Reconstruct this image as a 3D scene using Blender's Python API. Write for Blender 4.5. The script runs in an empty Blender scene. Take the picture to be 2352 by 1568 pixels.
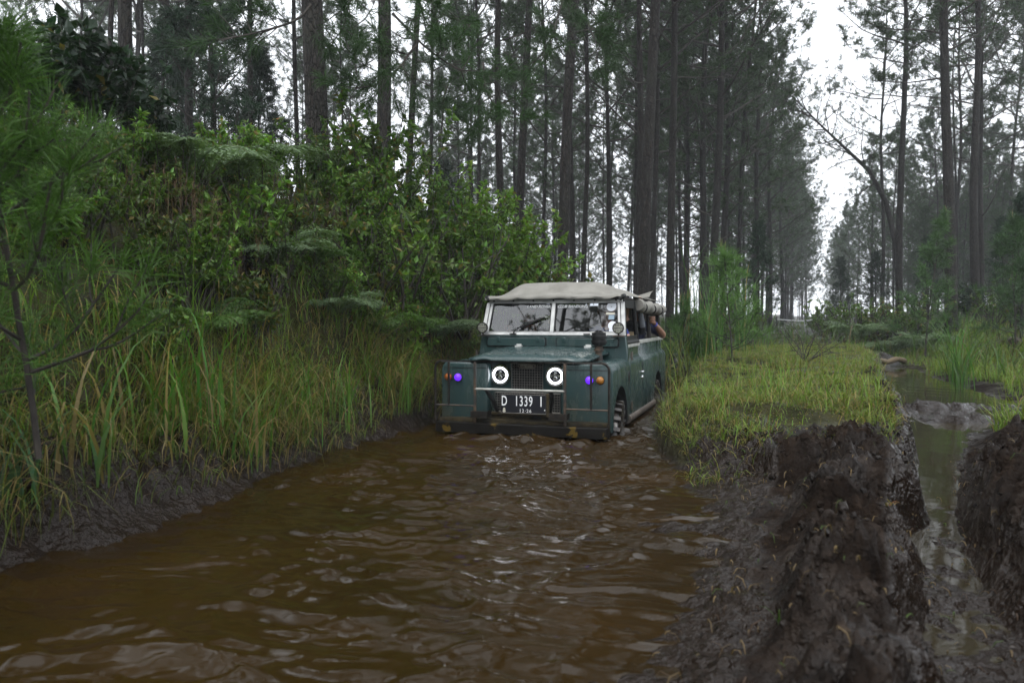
import bpy, bmesh, math, random
import numpy as np
from mathutils import Vector, Matrix, Euler

random.seed(7)
RNG = np.random.default_rng(11)
scene = bpy.context.scene
COL = scene.collection

# ---------------------------------------------------------------- camera, sky, sun, exposure
CAM_Z = 1.05
cam_data = bpy.data.cameras.new("camera")
cam = bpy.data.objects.new("camera", cam_data)
COL.objects.link(cam)
cam.location = (0.0, 0.0, CAM_Z)
cam.rotation_euler = (math.radians(90 - 1.5), 0, 0)
cam_data.sensor_width = 36.0
cam_data.lens = 26.8
cam_data.clip_start = 0.05
cam_data.clip_end = 2000.0
cam_data.dof.use_dof = True
cam_data.dof.focus_distance = 7.4
cam_data.dof.aperture_fstop = 2.8
scene.camera = cam

SUN_EL, SUN_AZ = 62.0, 200.0
world = bpy.data.worlds.new("World")
scene.world = world
world.use_nodes = True
wn, wl = world.node_tree.nodes, world.node_tree.links
wn.clear()
sky = wn.new("ShaderNodeTexSky")
sky.sky_type = 'NISHITA'
sky.sun_disc = False
sky.sun_elevation = math.radians(SUN_EL)
sky.sun_rotation = math.radians(SUN_AZ)
sky.air_density = 1.0
sky.dust_density = 6.0
bw = wn.new("ShaderNodeRGBToBW")
mixw = wn.new("ShaderNodeMix"); mixw.data_type = 'RGBA'
mixw.inputs['Factor'].default_value = 0.75
mixw.inputs[7].default_value = (11.2, 11.8, 12.6, 1)     # even white cloud layer
bg = wn.new("ShaderNodeBackground"); bg.inputs['Strength'].default_value = 0.10
wo = wn.new("ShaderNodeOutputWorld")
wl.new(sky.outputs[0], bw.inputs[0]); wl.new(bw.outputs[0], mixw.inputs[6])
wl.new(mixw.outputs[2], bg.inputs[0]); wl.new(bg.outputs[0], wo.inputs[0])

sun_data = bpy.data.lights.new("sun", 'SUN')
sun_data.energy = 0.6
sun_data.angle = math.radians(25)
sun_data.color = (1.0, 0.97, 0.92)
sun = bpy.data.objects.new("sun", sun_data)
COL.objects.link(sun)
sun.rotation_euler = (math.radians(90 - SUN_EL), 0, math.radians(180 - SUN_AZ))

scene.view_settings.view_transform = 'Standard'
scene.view_settings.look = 'None'
scene.view_settings.gamma = 1.0
scene.view_settings.exposure = 1.0
cy = scene.cycles
cy.max_bounces = 6; cy.diffuse_bounces = 3; cy.glossy_bounces = 3; cy.transmission_bounces = 4
cy.transparent_max_bounces = 8; cy.volume_bounces = 0
cy.use_denoising = True
try:
    cy.denoiser = 'OPENIMAGEDENOISE'
    cy.denoising_input_passes = 'RGB_ALBEDO_NORMAL'
except Exception:
    pass
cy.sample_clamp_indirect = 6.0
cy.caustics_reflective = False; cy.caustics_refractive = False

HAZE_DENSITY = 0.0012

# ---------------------------------------------------------------- noise
_T = np.random.default_rng(5).random((256, 256))
def vnoise(x, y, s=0):
    x = np.asarray(x, float) + s * 17.31; y = np.asarray(y, float) + s * 9.77
    xi = np.floor(x).astype(int); yi = np.floor(y).astype(int)
    fx = x - xi; fy = y - yi
    fx = fx * fx * fx * (fx * (fx * 6 - 15) + 10); fy = fy * fy * fy * (fy * (fy * 6 - 15) + 10)
    a = _T[xi & 255, yi & 255]; b = _T[(xi + 1) & 255, yi & 255]
    c = _T[xi & 255, (yi + 1) & 255]; d = _T[(xi + 1) & 255, (yi + 1) & 255]
    return (a * (1 - fx) + b * fx) * (1 - fy) + (c * (1 - fx) + d * fx) * fy
def fbm(x, y, oct=4, s=0, rough=0.5):
    v = 0; a = 1; t = 0
    for i in range(oct):
        v = v + a * (vnoise(x * 2 ** i, y * 2 ** i, s + i) - 0.5); t += a; a *= rough
    return v / t * 2
def sstep(a, b, x):
    t = np.clip((x - a) / (b - a), 0, 1); return t * t * (3 - 2 * t)

# ---------------------------------------------------------------- object helpers
def tag(o, label=None, cat=None, group=None, kind=None):
    if label: o['label'] = label
    if cat: o['category'] = cat
    if group: o['group'] = group
    if kind: o['kind'] = kind
    return o
def empty(name, loc=(0, 0, 0), rot=(0, 0, 0), parent=None, scale=None):
    o = bpy.data.objects.new(name, None); COL.objects.link(o)
    o.location = loc; o.rotation_euler = rot; o.empty_display_size = 0.1
    if scale: o.scale = (scale,) * 3 if not hasattr(scale, '__len__') else scale
    if parent: o.parent = parent
    return o
def link(name, me, parent=None, loc=None, rot=None, scale=None):
    o = bpy.data.objects.new(name, me); COL.objects.link(o)
    if loc is not None: o.location = loc
    if rot is not None: o.rotation_euler = rot
    if scale is not None: o.scale = (scale,) * 3 if not hasattr(scale, '__len__') else scale
    if parent: o.parent = parent
    return o
def mesh_np(name, V, tris=None, quads=None, mats=(), col=None, midx=None, smooth=False):
    """numpy arrays -> one mesh; tris first, then quads; midx per face in that order"""
    V = np.asarray(V, np.float32).reshape(-1, 3)
    parts = []; starts = []; n = 0
    if tris is not None and len(tris):
        t = np.asarray(tris, np.int32).reshape(-1, 3); parts.append(t.ravel()); starts.append(np.arange(len(t)) * 3); n = t.size
    if quads is not None and len(quads):
        q = np.asarray(quads, np.int32).reshape(-1, 4); parts.append(q.ravel()); starts.append(n + np.arange(len(q)) * 4)
    loops = np.concatenate(parts).astype(np.int32); ls = np.concatenate(starts).astype(np.int32)
    me = bpy.data.meshes.new(name)
    me.vertices.add(len(V)); me.vertices.foreach_set("co", V.ravel())
    me.loops.add(len(loops)); me.loops.foreach_set("vertex_index", loops)
    me.polygons.add(len(ls)); me.polygons.foreach_set("loop_start", ls)
    for m in mats: me.materials.append(m)
    if midx is not None: me.polygons.foreach_set("material_index", np.asarray(midx, np.int32))
    me.polygons.foreach_set("use_smooth", np.full(len(ls), bool(smooth)))
    if col is not None:
        c = np.ones((len(V), 4), np.float32); c[:, :3] = col
        a = me.color_attributes.new("col", 'FLOAT_COLOR', 'POINT'); a.data.foreach_set("color", c.ravel())
    me.update(calc_edges=True)
    return me
def pxx(px, d):
    """sideways offset of something seen at column px (of 2352) and d metres ahead"""
    return (px - 1176.0) / 1750.0 * d

# ---------------------------------------------------------------- materials
def new_mat(name):
    m = bpy.data.materials.new(name); m.use_nodes = True
    nt = m.node_tree; nt.nodes.clear()
    out = nt.nodes.new("ShaderNodeOutputMaterial")
    return m, nt.nodes, nt.links, out
def setin(node, **kw):
    for k, v in kw.items():
        node.inputs[k.replace('_', ' ')].default_value = v
def ramp(N, L, src, stops):
    r = N.new("ShaderNodeValToRGB"); e = r.color_ramp.elements
    e[0].position, e[0].color = stops[0][0], (*stops[0][1], 1) if len(stops[0][1]) == 3 else stops[0][1]
    e[1].position, e[1].color = stops[-1][0], (*stops[-1][1], 1) if len(stops[-1][1]) == 3 else stops[-1][1]
    for p, c in stops[1:-1]:
        x = e.new(p); x.color = (*c, 1)
    L.new(src, r.inputs[0]); return r.outputs[0]
def g3(v): return (v, v, v)
def noise_tex(N, L, scale, detail=4, rough=0.55, coord='Object', stretch=None, dist=0.0):
    tc = N.new("ShaderNodeTexCoord"); src = tc.outputs[coord]
    if stretch:
        mp = N.new("ShaderNodeMapping"); mp.inputs['Scale'].default_value = stretch
        L.new(src, mp.inputs[0]); src = mp.outputs[0]
    n = N.new("ShaderNodeTexNoise"); setin(n, Scale=scale, Detail=detail, Roughness=rough, Distortion=dist)
    L.new(src, n.inputs['Vector']); return n.outputs['Fac']
def mixc(N, L, fac, a, b, mode='MIX'):
    m = N.new("ShaderNodeMix"); m.data_type = 'RGBA'; m.blend_type = mode
    for sock, v in ((m.inputs[0], fac), (m.inputs[6], a), (m.inputs[7], b)):
        if hasattr(v, 'is_linked') or hasattr(v, 'links'): L.new(v, sock)
        elif isinstance(v, (int, float)): sock.default_value = v
        else: sock.default_value = (*v, 1)
    return m.outputs[2]
def bump(N, L, height, strength, dist=0.02, normal=None):
    b = N.new("ShaderNodeBump"); setin(b, Strength=strength, Distance=dist)
    L.new(height, b.inputs['Height'])
    if normal is not None: L.new(normal, b.inputs['Normal'])
    return b.outputs[0]
def simple(name, c1, c2=None, rough=0.5, metal=0.0, scale=8.0, bmp=0.0, bscale=60.0, emit=None, estr=0.0, spec=0.5, stretch=None, lo=0.4, hi=0.65, coat=0.0):
    m, N, L, out = new_mat(name)
    p = N.new("ShaderNodeBsdfPrincipled"); setin(p, Roughness=rough, Metallic=metal)
    p.inputs['Specular IOR Level'].default_value = spec
    p.inputs['Coat Weight'].default_value = coat
    if c2:
        f = noise_tex(N, L, scale, 5, 0.6, stretch=stretch)
        L.new(ramp(N, L, f, [(lo, c1), (hi, c2)]), p.inputs['Base Color'])
    else:
        p.inputs['Base Color'].default_value = (*c1, 1)
    if bmp:
        L.new(bump(N, L, noise_tex(N, L, bscale, 4), bmp, 0.01), p.inputs['Normal'])
    if emit:
        p.inputs['Emission Color'].default_value = (*emit, 1); p.inputs['Emission Strength'].default_value = estr
    L.new(p.outputs[0], out.inputs[0]); return m
def leaf_mat(name, tint=(1, 1, 1), rough=0.5, trans=0.3, spec=0.3):
    """colour comes from the leaf's own 'col' attribute, varied a little per object"""
    m, N, L, out = new_mat(name)
    at = N.new("ShaderNodeAttribute"); at.attribute_name = "col"
    oi = N.new("ShaderNodeObjectInfo")
    hs = N.new("ShaderNodeHueSaturation")
    mr = N.new("ShaderNodeMapRange"); setin(mr, To_Min=0.8, To_Max=1.2); L.new(oi.outputs['Random'], mr.inputs[0])
    L.new(mr.outputs[0], hs.inputs['Value'])
    c = mixc(N, L, 1.0, at.outputs['Color'], tint, 'MULTIPLY'); L.new(c, hs.inputs['Color'])
    p = N.new("ShaderNodeBsdfPrincipled"); setin(p, Roughness=rough); p.inputs['Specular IOR Level'].default_value = spec
    L.new(hs.outputs[0], p.inputs['Base Color'])
    t = N.new("ShaderNodeBsdfTranslucent")
    c2 = mixc(N, L, 1.0, hs.outputs[0], (1.1, 1.25, 0.5), 'MULTIPLY'); L.new(c2, t.inputs[0])
    mx = N.new("ShaderNodeMixShader"); mx.inputs[0].default_value = trans
    L.new(p.outputs[0], mx.inputs[1]); L.new(t.outputs[0], mx.inputs[2]); L.new(mx.outputs[0], out.inputs[0])
    return m

def make_bark():
    m, N, L, out = new_mat("pine_bark")
    tc = N.new("ShaderNodeTexCoord"); mp = N.new("ShaderNodeMapping"); mp.inputs['Scale'].default_value = (1, 1, 0.28)
    L.new(tc.outputs['Object'], mp.inputs[0])
    nz = N.new("ShaderNodeTexNoise"); setin(nz, Scale=9.0, Detail=3.0); L.new(mp.outputs[0], nz.inputs[0])
    add = mixc(N, L, 0.12, mp.outputs[0], nz.outputs['Color'], 'ADD')
    v = N.new("ShaderNodeTexVoronoi"); v.feature = 'DISTANCE_TO_EDGE'; setin(v, Scale=22.0); L.new(add, v.inputs['Vector'])
    v2 = N.new("ShaderNodeTexVoronoi"); setin(v2, Scale=22.0); L.new(add, v2.inputs['Vector'])
    fine = noise_tex(N, L, 30, 5, 0.7, stretch=(1, 1, 0.4))
    crack = ramp(N, L, v.outputs['Distance'], [(0.0, g3(0.0)), (0.14, g3(1.0))])
    plate = mixc(N, L, v2.outputs['Color'], (0.010, 0.0084, 0.0072), (0.026, 0.021, 0.0172))
    plate = mixc(N, L, ramp(N, L, fine, [(0.55, g3(0)), (0.75, g3(1))]), plate, (0.085, 0.083, 0.072))
    base = mixc(N, L, crack, (0.006, 0.005, 0.0045), plate)
    big = noise_tex(N, L, 1.3, 3)
    base = mixc(N, L, ramp(N, L, big, [(0.5, g3(0)), (0.75, g3(0.55))]), base, (0.026, 0.030, 0.020))
    p = N.new("ShaderNodeBsdfPrincipled"); setin(p, Roughness=0.85); p.inputs['Specular IOR Level'].default_value = 0.25
    L.new(base, p.inputs['Base Color'])
    L.new(bump(N, L, crack, 0.9, 0.02, bump(N, L, fine, 0.5, 0.01)), p.inputs['Normal'])
    L.new(p.outputs[0], out.inputs[0]); return m

def make_ground():
    m, N, L, out = new_mat("earth_and_mud")
    at = N.new("ShaderNodeAttribute"); at.attribute_name = "col"
    sep = N.new("ShaderNodeSeparateColor"); L.new(at.outputs['Color'], sep.inputs[0])     # r: bare mud, g: wetness
    n1 = noise_tex(N, L, 5.0, 8, 0.65); n2 = noise_tex(N, L, 17.0, 3, 0.6); n3 = noise_tex(N, L, 2.6, 5, .6)
    mud = ramp(N, L, n1, [(0.3, (0.0052, 0.0034, 0.0024)), (0.52, (0.0125, 0.0084, 0.0061)), (0.75, (0.030, 0.0210, 0.0155))])
    mud = mixc(N, L, ramp(N, L, n2, [(0.6, g3(0)), (0.8, g3(0.6))]), mud, (0.046, 0.031, 0.021))
    wetc = mixc(N, L, n1, (0.010, 0.0060, 0.0038), (0.019, 0.0122, 0.0080))
    mud = mixc(N, L, sep.outputs[1], mud, wetc)
    soil = ramp(N, L, n1, [(0.35, (0.012, 0.014, 0.005)), (0.6, (0.035, 0.033, 0.013)), (0.8, (0.06, 0.05, 0.025))])
    base = mixc(N, L, sep.outputs[0], soil, mud)
    p = N.new("ShaderNodeBsdfPrincipled"); L.new(base, p.inputs['Base Color'])
    # dry crumbs are matt, wet places shine
    wn_ = N.new("ShaderNodeMath"); wn_.operation = 'MULTIPLY_ADD'; L.new(n3, wn_.inputs[0]); wn_.inputs[1].default_value = 0.9
    L.new(sep.outputs[1], wn_.inputs[2])
    r = ramp(N, L, wn_.outputs[0], [(0.35, g3(0.9)), (0.52, g3(0.5)), (0.66, g3(0.28)), (1.3, g3(0.12))])
    L.new(r, p.inputs['Roughness']); L.new(ramp(N, L, wn_.outputs[0], [(0.40, g3(0.04)), (0.62, g3(0.20)), (1.3, g3(0.19))]), p.inputs['Specular IOR Level'])
    L.new(bump(N, L, n2, 0.8, 0.05, bump(N, L, noise_tex(N, L, 46.0, 2, .5), 0.55, 0.025, bump(N, L, noise_tex(N, L, 6.0, 2, .5), 0.7, 0.08))), p.inputs['Normal'])
    L.new(p.outputs[0], out.inputs[0]); return m

def make_water(name, c1, c2, bs, bstr):
    m, N, L, out = new_mat(name)
    n = noise_tex(N, L, 1.1, 4, 0.6, stretch=(1, 1, 1))
    p = N.new("ShaderNodeBsdfPrincipled"); setin(p, Roughness=0.045, IOR=1.33)
    L.new(ramp(N, L, n, [(0.35, c1), (0.68, c2)]), p.inputs['Base Color'])
    L.new(bump(N, L, noise_tex(N, L, bs, 5, 0.6, stretch=(0.6, 1.3, 1), dist=0.6), bstr, 0.02), p.inputs['Normal'])
    L.new(p.outputs[0], out.inputs[0]); return m

M = {}
M['bark'] = make_bark()
M['ground'] = make_ground()
M['water'] = make_water("muddy_water", (0.0155, 0.0088, 0.0016), (0.0260, 0.0136, 0.0026), 20.0, 0.08)
M['puddle'] = make_water("puddle_water", (0.024, 0.019, 0.010), (0.034, 0.027, 0.013), 5.0, 0.05)
M['needle'] = leaf_mat("pine_needle", rough=0.55, trans=0.2)
M['leaf'] = leaf_mat("broad_leaf", rough=0.42, trans=0.32, spec=0.4)
M['grass'] = leaf_mat("grass_blade", rough=0.5, trans=0.35)
M['fern'] = leaf_mat("fern_leaflet", rough=0.6, trans=0.3)
M['twig'] = simple("twig_wood", (0.016, 0.013, 0.010), (0.045, 0.037, 0.029), 0.85, scale=6)
M['candle'] = simple("young_shoot", (0.12, 0.12, 0.04), (0.20, 0.16, 0.07), 0.7, scale=60)
# ---------------------------------------------------------------- the lie of the land (metres; y ahead of the viewer, water level z = 0)
def tab(*pairs):
    a = np.array(pairs, float); return a[:, 0], a[:, 1]
T_XL = tab((-12, -5.4), (0, -2.95), (2.2, -2.5), (3.2, -2.15), (4.46, -1.72), (5.7, -1.48), (7, -1.12), (7.8, -.80), (9, -.40), (12, .62), (16, 1.9), (20, 3.3), (30, 8.2), (40, 13.2), (60, 23.2), (100, 40.2), (170, 70))
T_XR = tab((-12, -3), (0, -.45), (2.2, .28), (3.6, .76), (4.6, 1.05), (5.5, 1.22), (6.1, 1.2), (7, 1.30), (8, 1.62), (10, 2.2), (12, 2.8), (16, 3.9), (20, 4.7), (30, 9.4), (40, 14.4), (60, 24.4), (100, 41.4), (170, 71.2))
T_RL = tab((-12, -4.4), (0, .35), (2.3, 1.22), (3.4, 1.74), (5.1, 2.66), (7, 3.58), (9.5, 4.68), (13.9, 6.75), (18, 8.5), (22, 9.7), (30, 11.5), (40, 15.8), (60, 25.2), (100, 42.0), (170, 71.8))
T_RR = tab((-12, -4), (0, .72), (2.3, 1.62), (3.4, 2.07), (5.1, 2.98), (7, 4.1), (8, 5.2), (9.5, 6.2), (12.1, 7.0), (13.9, 7.6), (16.4, 8.5), (18, 9.0), (22, 10.4), (30, 12.6), (40, 16.8), (60, 26.0), (100, 42.8), (170, 72.6))
T_ZC = tab((-12, 2.6), (4, 2.35), (7, 2.55), (9, 2.5), (11, 2.3), (13.5, 1.55), (16, 1.05), (20, .75), (30, .6), (60, .9), (170, 2.0))      # crest of the left bank
T_ZF = tab((-12, 1.6), (10, 1.3), (20, .9), (40, .8), (170, 2.5))                                                       # forest floor
T_ISL = tab((-12, .0), (4.3, .0), (5.6, 1.0), (170, 1.0))                                                              # 0 mud ridge, 1 grass island
T_CH = tab((-12, -.47), (12, -.47), (17, -.1), (22, .22), (30, .3), (60, .6), (170, 1.6))                              # channel bottom
T_RUT = tab((-12, .03), (2.6, .022), (3.8, -.004), (5.2, -.028), (9, -.018), (17, -.03), (19.5, .25), (30, .3), (60, .6), (170, 1.6))
T_RZ = tab((-12, .5), (6, .55), (10, .7), (20, .9), (40, 1.0), (170, 2.6))                                             # right-hand field
def I(t, y): return np.interp(y, t[0], t[1])

def ground_z(x, y, fine=True):
    x = np.asarray(x, float); y = np.asarray(y, float)
    wob = fbm(y * .9, x * 0 + 3.3, 3, 2) * np.where(y < 25, .14, .4) + fbm(y * 4.5, x * 0 + 1.3, 3, 4) * .06 * (y < 20)
    wob2 = fbm(y * 1.1, x * 0 + 7.7, 3, 9) * np.where(y < 12, .10, .3)
    xl = I(T_XL, y) + wob; xr = I(T_XR, y) + wob2 * (1 - .6 * (y < 5)); rl = I(T_RL, y) + wob * .6 + fbm(y * 3.1, x * 0 + 5.1, 3, 6) * .16 * (y < 9); rr = I(T_RR, y) + wob2 * .6
    zc = I(T_ZC, y); zf = I(T_ZF, y); isl = I(T_ISL, y); ch = I(T_CH, y); rut = I(T_RUT, y); rz = I(T_RZ, y)
    far = sstep(24, 34, y)
    wch = np.maximum(xr - xl, .8)
    wr = np.maximum(rl - xr, .8)
    near = 1 - sstep(5.2, 7.5, y)
    top = .26 * (1 - isl) + .43 * isl + ch * 0 + np.maximum(rut, 0) * .8 * far
    C = [x * 0 - 90, xl - 9, xl - 2.35, xl - 1.15, xl - .42, xl - .12, xl, xl + .2 * wch, xl + .32 * wch, xr - .38 * wch * (1 - .5 * isl), xr - .02,
         xr + .10 + .38 * (1 - isl) * wr, xr + .25 + .44 * (1 - isl) * wr, rl - .28, rl - .05, rl + .03, rr - .03, rr + .12 + .35 * isl, rr + .34 + .6 * isl, rr + .44 + .8 * isl, rr + .62 + 1.0 * isl, rr + .76 + 1.3 * isl, rr + 3.2, x * 0 + 130]
    Z = [zf + 1.5, zf, zc, .52 * zc + .22, np.minimum(.40, .3 * zc + .1), .09, x * 0, ch * .75, ch, ch * (.95 - .55 * (1 - isl)), np.maximum(ch, x * 0),
         np.where(isl > .5, .07 + .16 * isl, .075), top * .88, top, top * .8, rut, rut, .24 * near + (1 - near) * .06, .28 * near + (1 - near) * .10, .12 * near + (1 - near) * .2, .10 * near + (1 - near) * .28, .36 * near + (1 - near) * .42, rz, rz + 3.0]
    z = np.zeros_like(x)
    for k in range(len(C) - 1):
        a, b = C[k], np.maximum(C[k + 1], C[k] + 1e-3)
        m = (x >= a) & (x <= b)
        t = np.clip((x - a) / (b - a), 0, 1)
        if k in (9, 10, 11, 2, 3): t = t * t * (3 - 2 * t)
        z = np.where(m, Z[k] * (1 - t) + Z[k + 1] * t, z)
    if fine:
        z = z + fbm(x * .5, y * .5, 3, 21) * .22 * sstep(0, 6, np.maximum(xl - x - 1, x - rr - 1.5))
        # churned mud: clods and tyre-torn edges on the ridges, smoother in the wet gullies
        mud, wet = mud_mask(x, y)
        onr = mud * sstep(.05, .3, z) * (1 - .55 * sstep(4.0, 5.2, y) * (x < rl))
        z = z - .05 * sstep(3.8, 4.6, y) * (1 - sstep(5.2, 6.0, y)) * (x < rl) * (z > .2)
        isl2 = np.exp(-((x - 5.15 - (y - 9) * .35) / .95) ** 2 - ((y - 9.0) / .55) ** 2) + .8 * np.exp(-((x - 4.75) / .5) ** 2 - ((y - 7.9) / .35) ** 2)
        z = z + isl2 * (.05 + .24 * fbm(x * 5, y * 5, 4, 210, .65)) * (y > 6.5)
        wx = fbm(x * 4, y * 4, 3, 31) * .16; wy = fbm(x * 4 + 9, y * 4, 3, 33) * .16
        big = fbm(x * 1.7, y * 1.7, 3, 37)
        l1 = cell(x + wx, y + wy, .30, 1) - .3; l2 = cell(x + wx * .8, y + wy * .8, .13, 2) - .3; l3 = cell(x + wx * .5, y + wy * .5, .055, 3) - .3
        crumb = sstep(-.25, .3, fbm(x * 2.6, y * 2.6, 3, 44))
        rdg = 1 - 2.2 * np.abs(fbm(x * 4.5 + wx, y * 4.5 + wy, 4, 46, .6))
        z = z + onr * (big * .15 + l1 * .13 + l2 * .125 * (.3 + crumb) + l3 * .055 * (.2 + crumb) + rdg * .05 + fbm(x * 11, y * 11, 4, 35, .7) * .085) + mud * (fbm(x * 15, y * 15, 4, 41, .65) * .030 + l3 * .012) * (.35 + .65 * sstep(-.05, .1, z))
        z = z + (1 - mud) * fbm(x * 2.2, y * 2.2, 3, 51) * .07 * sstep(0.02, .2, z)
        z = z + .03 * fbm(x * 5, y * 5, 3, 61) * (z < .12)
    return z
def cell(x, y, s, seed):
    """lumps of size s with creases between them, each its own height"""
    X = x / s; Y = y / s; xi = np.floor(X).astype(int); yi = np.floor(Y).astype(int); best = np.full(np.shape(X), 9.0); hgt = np.zeros(np.shape(X))
    for i in (-1, 0, 1):
        for j in (-1, 0, 1):
            a = xi + i; b = yi + j
            px = a + _T[(a + seed * 37) & 255, b & 255]; py = b + _T[b & 255, (a + seed * 91 + 50) & 255]
            d = np.hypot(px - X, py - Y); hgt = np.where(d < best, _T[(a * 3 + 11) & 255, (b * 5 + seed * 7) & 255], hgt); best = np.minimum(best, d)
    return (.15 + hgt) * (1 - 1.7 * best ** 2)
def mud_mask(x, y):
    xl = I(T_XL, y); xr = I(T_XR, y); rl = I(T_RL, y); rr = I(T_RR, y)
    n = fbm(x * 1.6, y * 1.6, 3, 71)
    nearR = (x > xr - .6) & (y < 5.45 - (x - 1.2) * .30 + n * .25)
    rutz = (x > rl - .22) & (x < rr + .35 + np.clip(1.3 - np.abs(y - 8.5) * .15, 0, 1.3) * .5 + n * .3) & (y < 19)
    bankface = (x > xl - .30 + n * .16) & (x < xl + .6)
    chan = (x >= xl) & (x <= xr)
    road = (y > 17) & (x > xr - .5 + n) & (x < xr + .7 + n) | (y > 20) & (x > rl - .2 + n) & (x < rr + n * 1.5)
    rightmud = (x > rr) & (x < rr + 1.9 + n * .6) & (y < 5.6)
    m = (nearR | rutz | bankface | chan | road | rightmud).astype(float)
    wet = ((x > rl - .05) & (x < rr + .05) | (x > xl - .35) & (x < xr + np.where(y < 5.6, .42 * np.maximum(rl - xr, .8), .3) + n * .3)).astype(float)
    return m, wet

def axis(segs):
    out = []
    for a, b, s in segs: out.append(np.arange(a, b, s))
    return np.concatenate(out)
def grow(a, b, s0, f):
    v = [a]; s = s0
    while v[-1] < b: v.append(v[-1] + s); s *= f
    return np.array(v[1:])
gx = np.concatenate([-4 - grow(0, 78, .07, 1.07)[::-1], axis([(-4, -2.4, .045), (-2.4, -.9, .03), (-.9, .2, .05), (.2, 4.0, .015), (4.0, 9, .06)]), 9 + grow(0, 112, .08, 1.06)])
gy = np.concatenate([axis([(-6, 1.4, .12), (1.4, 5.8, .015), (5.8, 10, .045), (10, 20, .1)]), 20 + grow(0, 145, .12, 1.045)])
def build_ground():
    X, Y = np.meshgrid(gx, gy)
    Z = ground_z(X, Y)
    m, w = mud_mask(X, Y)
    k = 3
    def blur(a):
        for ax in (0, 1):
            a = (np.roll(a, 1, ax) + a + np.roll(a, -1, ax)) / 3
        return a
    m = blur(blur(m)); w = blur(blur(w))
    nx, ny = len(gx), len(gy)
    idx = np.arange(nx * ny).reshape(ny, nx)
    q = np.stack([idx[:-1, :-1], idx[:-1, 1:], idx[1:, 1:], idx[1:, :-1]], -1).reshape(-1, 4)
    V = np.stack([X, Y, Z], -1).reshape(-1, 3)
    col = np.stack([m, w, 0 * m], -1).reshape(-1, 3)
    me = mesh_np("ground", V, quads=q, mats=[M['ground']], col=col, smooth=True)
    tag(link("ground", me), kind='structure')
build_ground()

def wave_height(x, y):
    xr = I(T_XR, y)
    c, s = math.cos(math.radians(18)), math.sin(math.radians(18))
    u = x * c - y * s; v = x * s + y * c                       # v runs along the channel
    wx = fbm(u * .8, v * .8, 3, 80) * .5; wy = fbm(u * .8 + 9, v * .8, 3, 84) * .5
    h = .0095 * fbm(u * 1.5 + wx, v * 3.3 + wy, 2, 88)
    cr = np.clip(1 - np.abs(fbm(u * 2.3 + wx * 3, v * 6.0 + wy * 3, 2, 101)) * 2.6, 0, 1) ** 2.0
    h = h + .0085 * cr
    r = fbm(u * 3.0 + wx * 2, v * 7.2 + wy * 2.5, 4, 92, .58)
    h = h + .0072 * r + .004 * (1 - np.abs(fbm(u * 2.6 + wx * 3, v * 6.5 + wy * 3, 2, 96)) * 2.2)
    h = h + .0038 * fbm(u * 9 + wx * 6, v * 15 + wy * 6, 2, 99)
    amp = .55 + .45 * sstep(-.3, .35, fbm(u * .55, v * .55, 2, 77))
    amp = amp * (.45 + .55 * sstep(-2.2, -.4, x - (I(T_XL, y) - 1.0)))
    # the wake runs up along the right-hand shore
    d = xr - x + fbm(x * 1.5, y * 1.5, 3, 66) * .12
    wake = np.exp(-((d - .16) / .03) ** 2) * .020 + np.exp(-((d - .42) / .045) ** 2) * .016 + np.exp(-((d - .02) / .03) ** 2) * .014
    wake = wake * .6 * sstep(-.15, .35, fbm(x * 1.6, y * 1.6, 3, 68)) * (.5 + .9 * np.abs(fbm(x * 5, y * 5, 3, 67))) * (y < 6.3)
    # spread of ripples from the bumper
    rb = np.hypot(x - .1, y - 7.4); h = h + .007 * np.sin(rb * 22 + 4 * wx) * np.exp(-((rb - .9) / .5) ** 2) * (1 + fbm(x * 3, y * 3, 2, 225))
    churn = np.exp(-((x - 1.15) / .35) ** 2 - ((y - 7.0) / .75) ** 2) + .6 * np.exp(-((x - .3) / .8) ** 2 - ((y - 6.72) / .12) ** 2)
    return h * amp * 2.7 + wake + churn * (.030 * fbm(x * 7, y * 7, 4, 220, .65))
def build_water(name, xs, ys, hf, mat, z0=0.0):
    X, Y = np.meshgrid(xs, ys); Z = hf(X, Y) + z0
    nx, ny = len(xs), len(ys); idx = np.arange(nx * ny).reshape(ny, nx)
    q = np.stack([idx[:-1, :-1], idx[:-1, 1:], idx[1:, 1:], idx[1:, :-1]], -1).reshape(-1, 4)
    # keep only faces that lie over ground below the surface
    g = ground_z(X, Y, False)
    low = g < z0 + .12
    keep = (low[:-1, :-1] | low[:-1, 1:] | low[1:, 1:] | low[1:, :-1]).ravel()
    cx = (X[:-1, :-1]).ravel(); cyy = Y[:-1, :-1].ravel()
    keep &= (cx < I(T_XR, cyy) + .5) if name == 'water' else (cx > I(T_RL, cyy) - .4)
    me = mesh_np(name, np.stack([X, Y, Z], -1).reshape(-1, 3), quads=q[keep], mats=[mat], smooth=True)
    return tag(link(name, me), kind='structure')
build_water("water", np.arange(-4.6, 3.4, .018), np.concatenate([np.arange(-2, 1.6, .08), np.arange(1.6, 8.2, .016), np.arange(8.2, 17, .1)]), wave_height, M['water'])
build_water("puddle", np.arange(.9, 10.5, .06), np.arange(2.0, 19.5, .06), lambda x, y: .003 * fbm(x * 3, y * 3, 3, 120), M['puddle'], 0.012)

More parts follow.
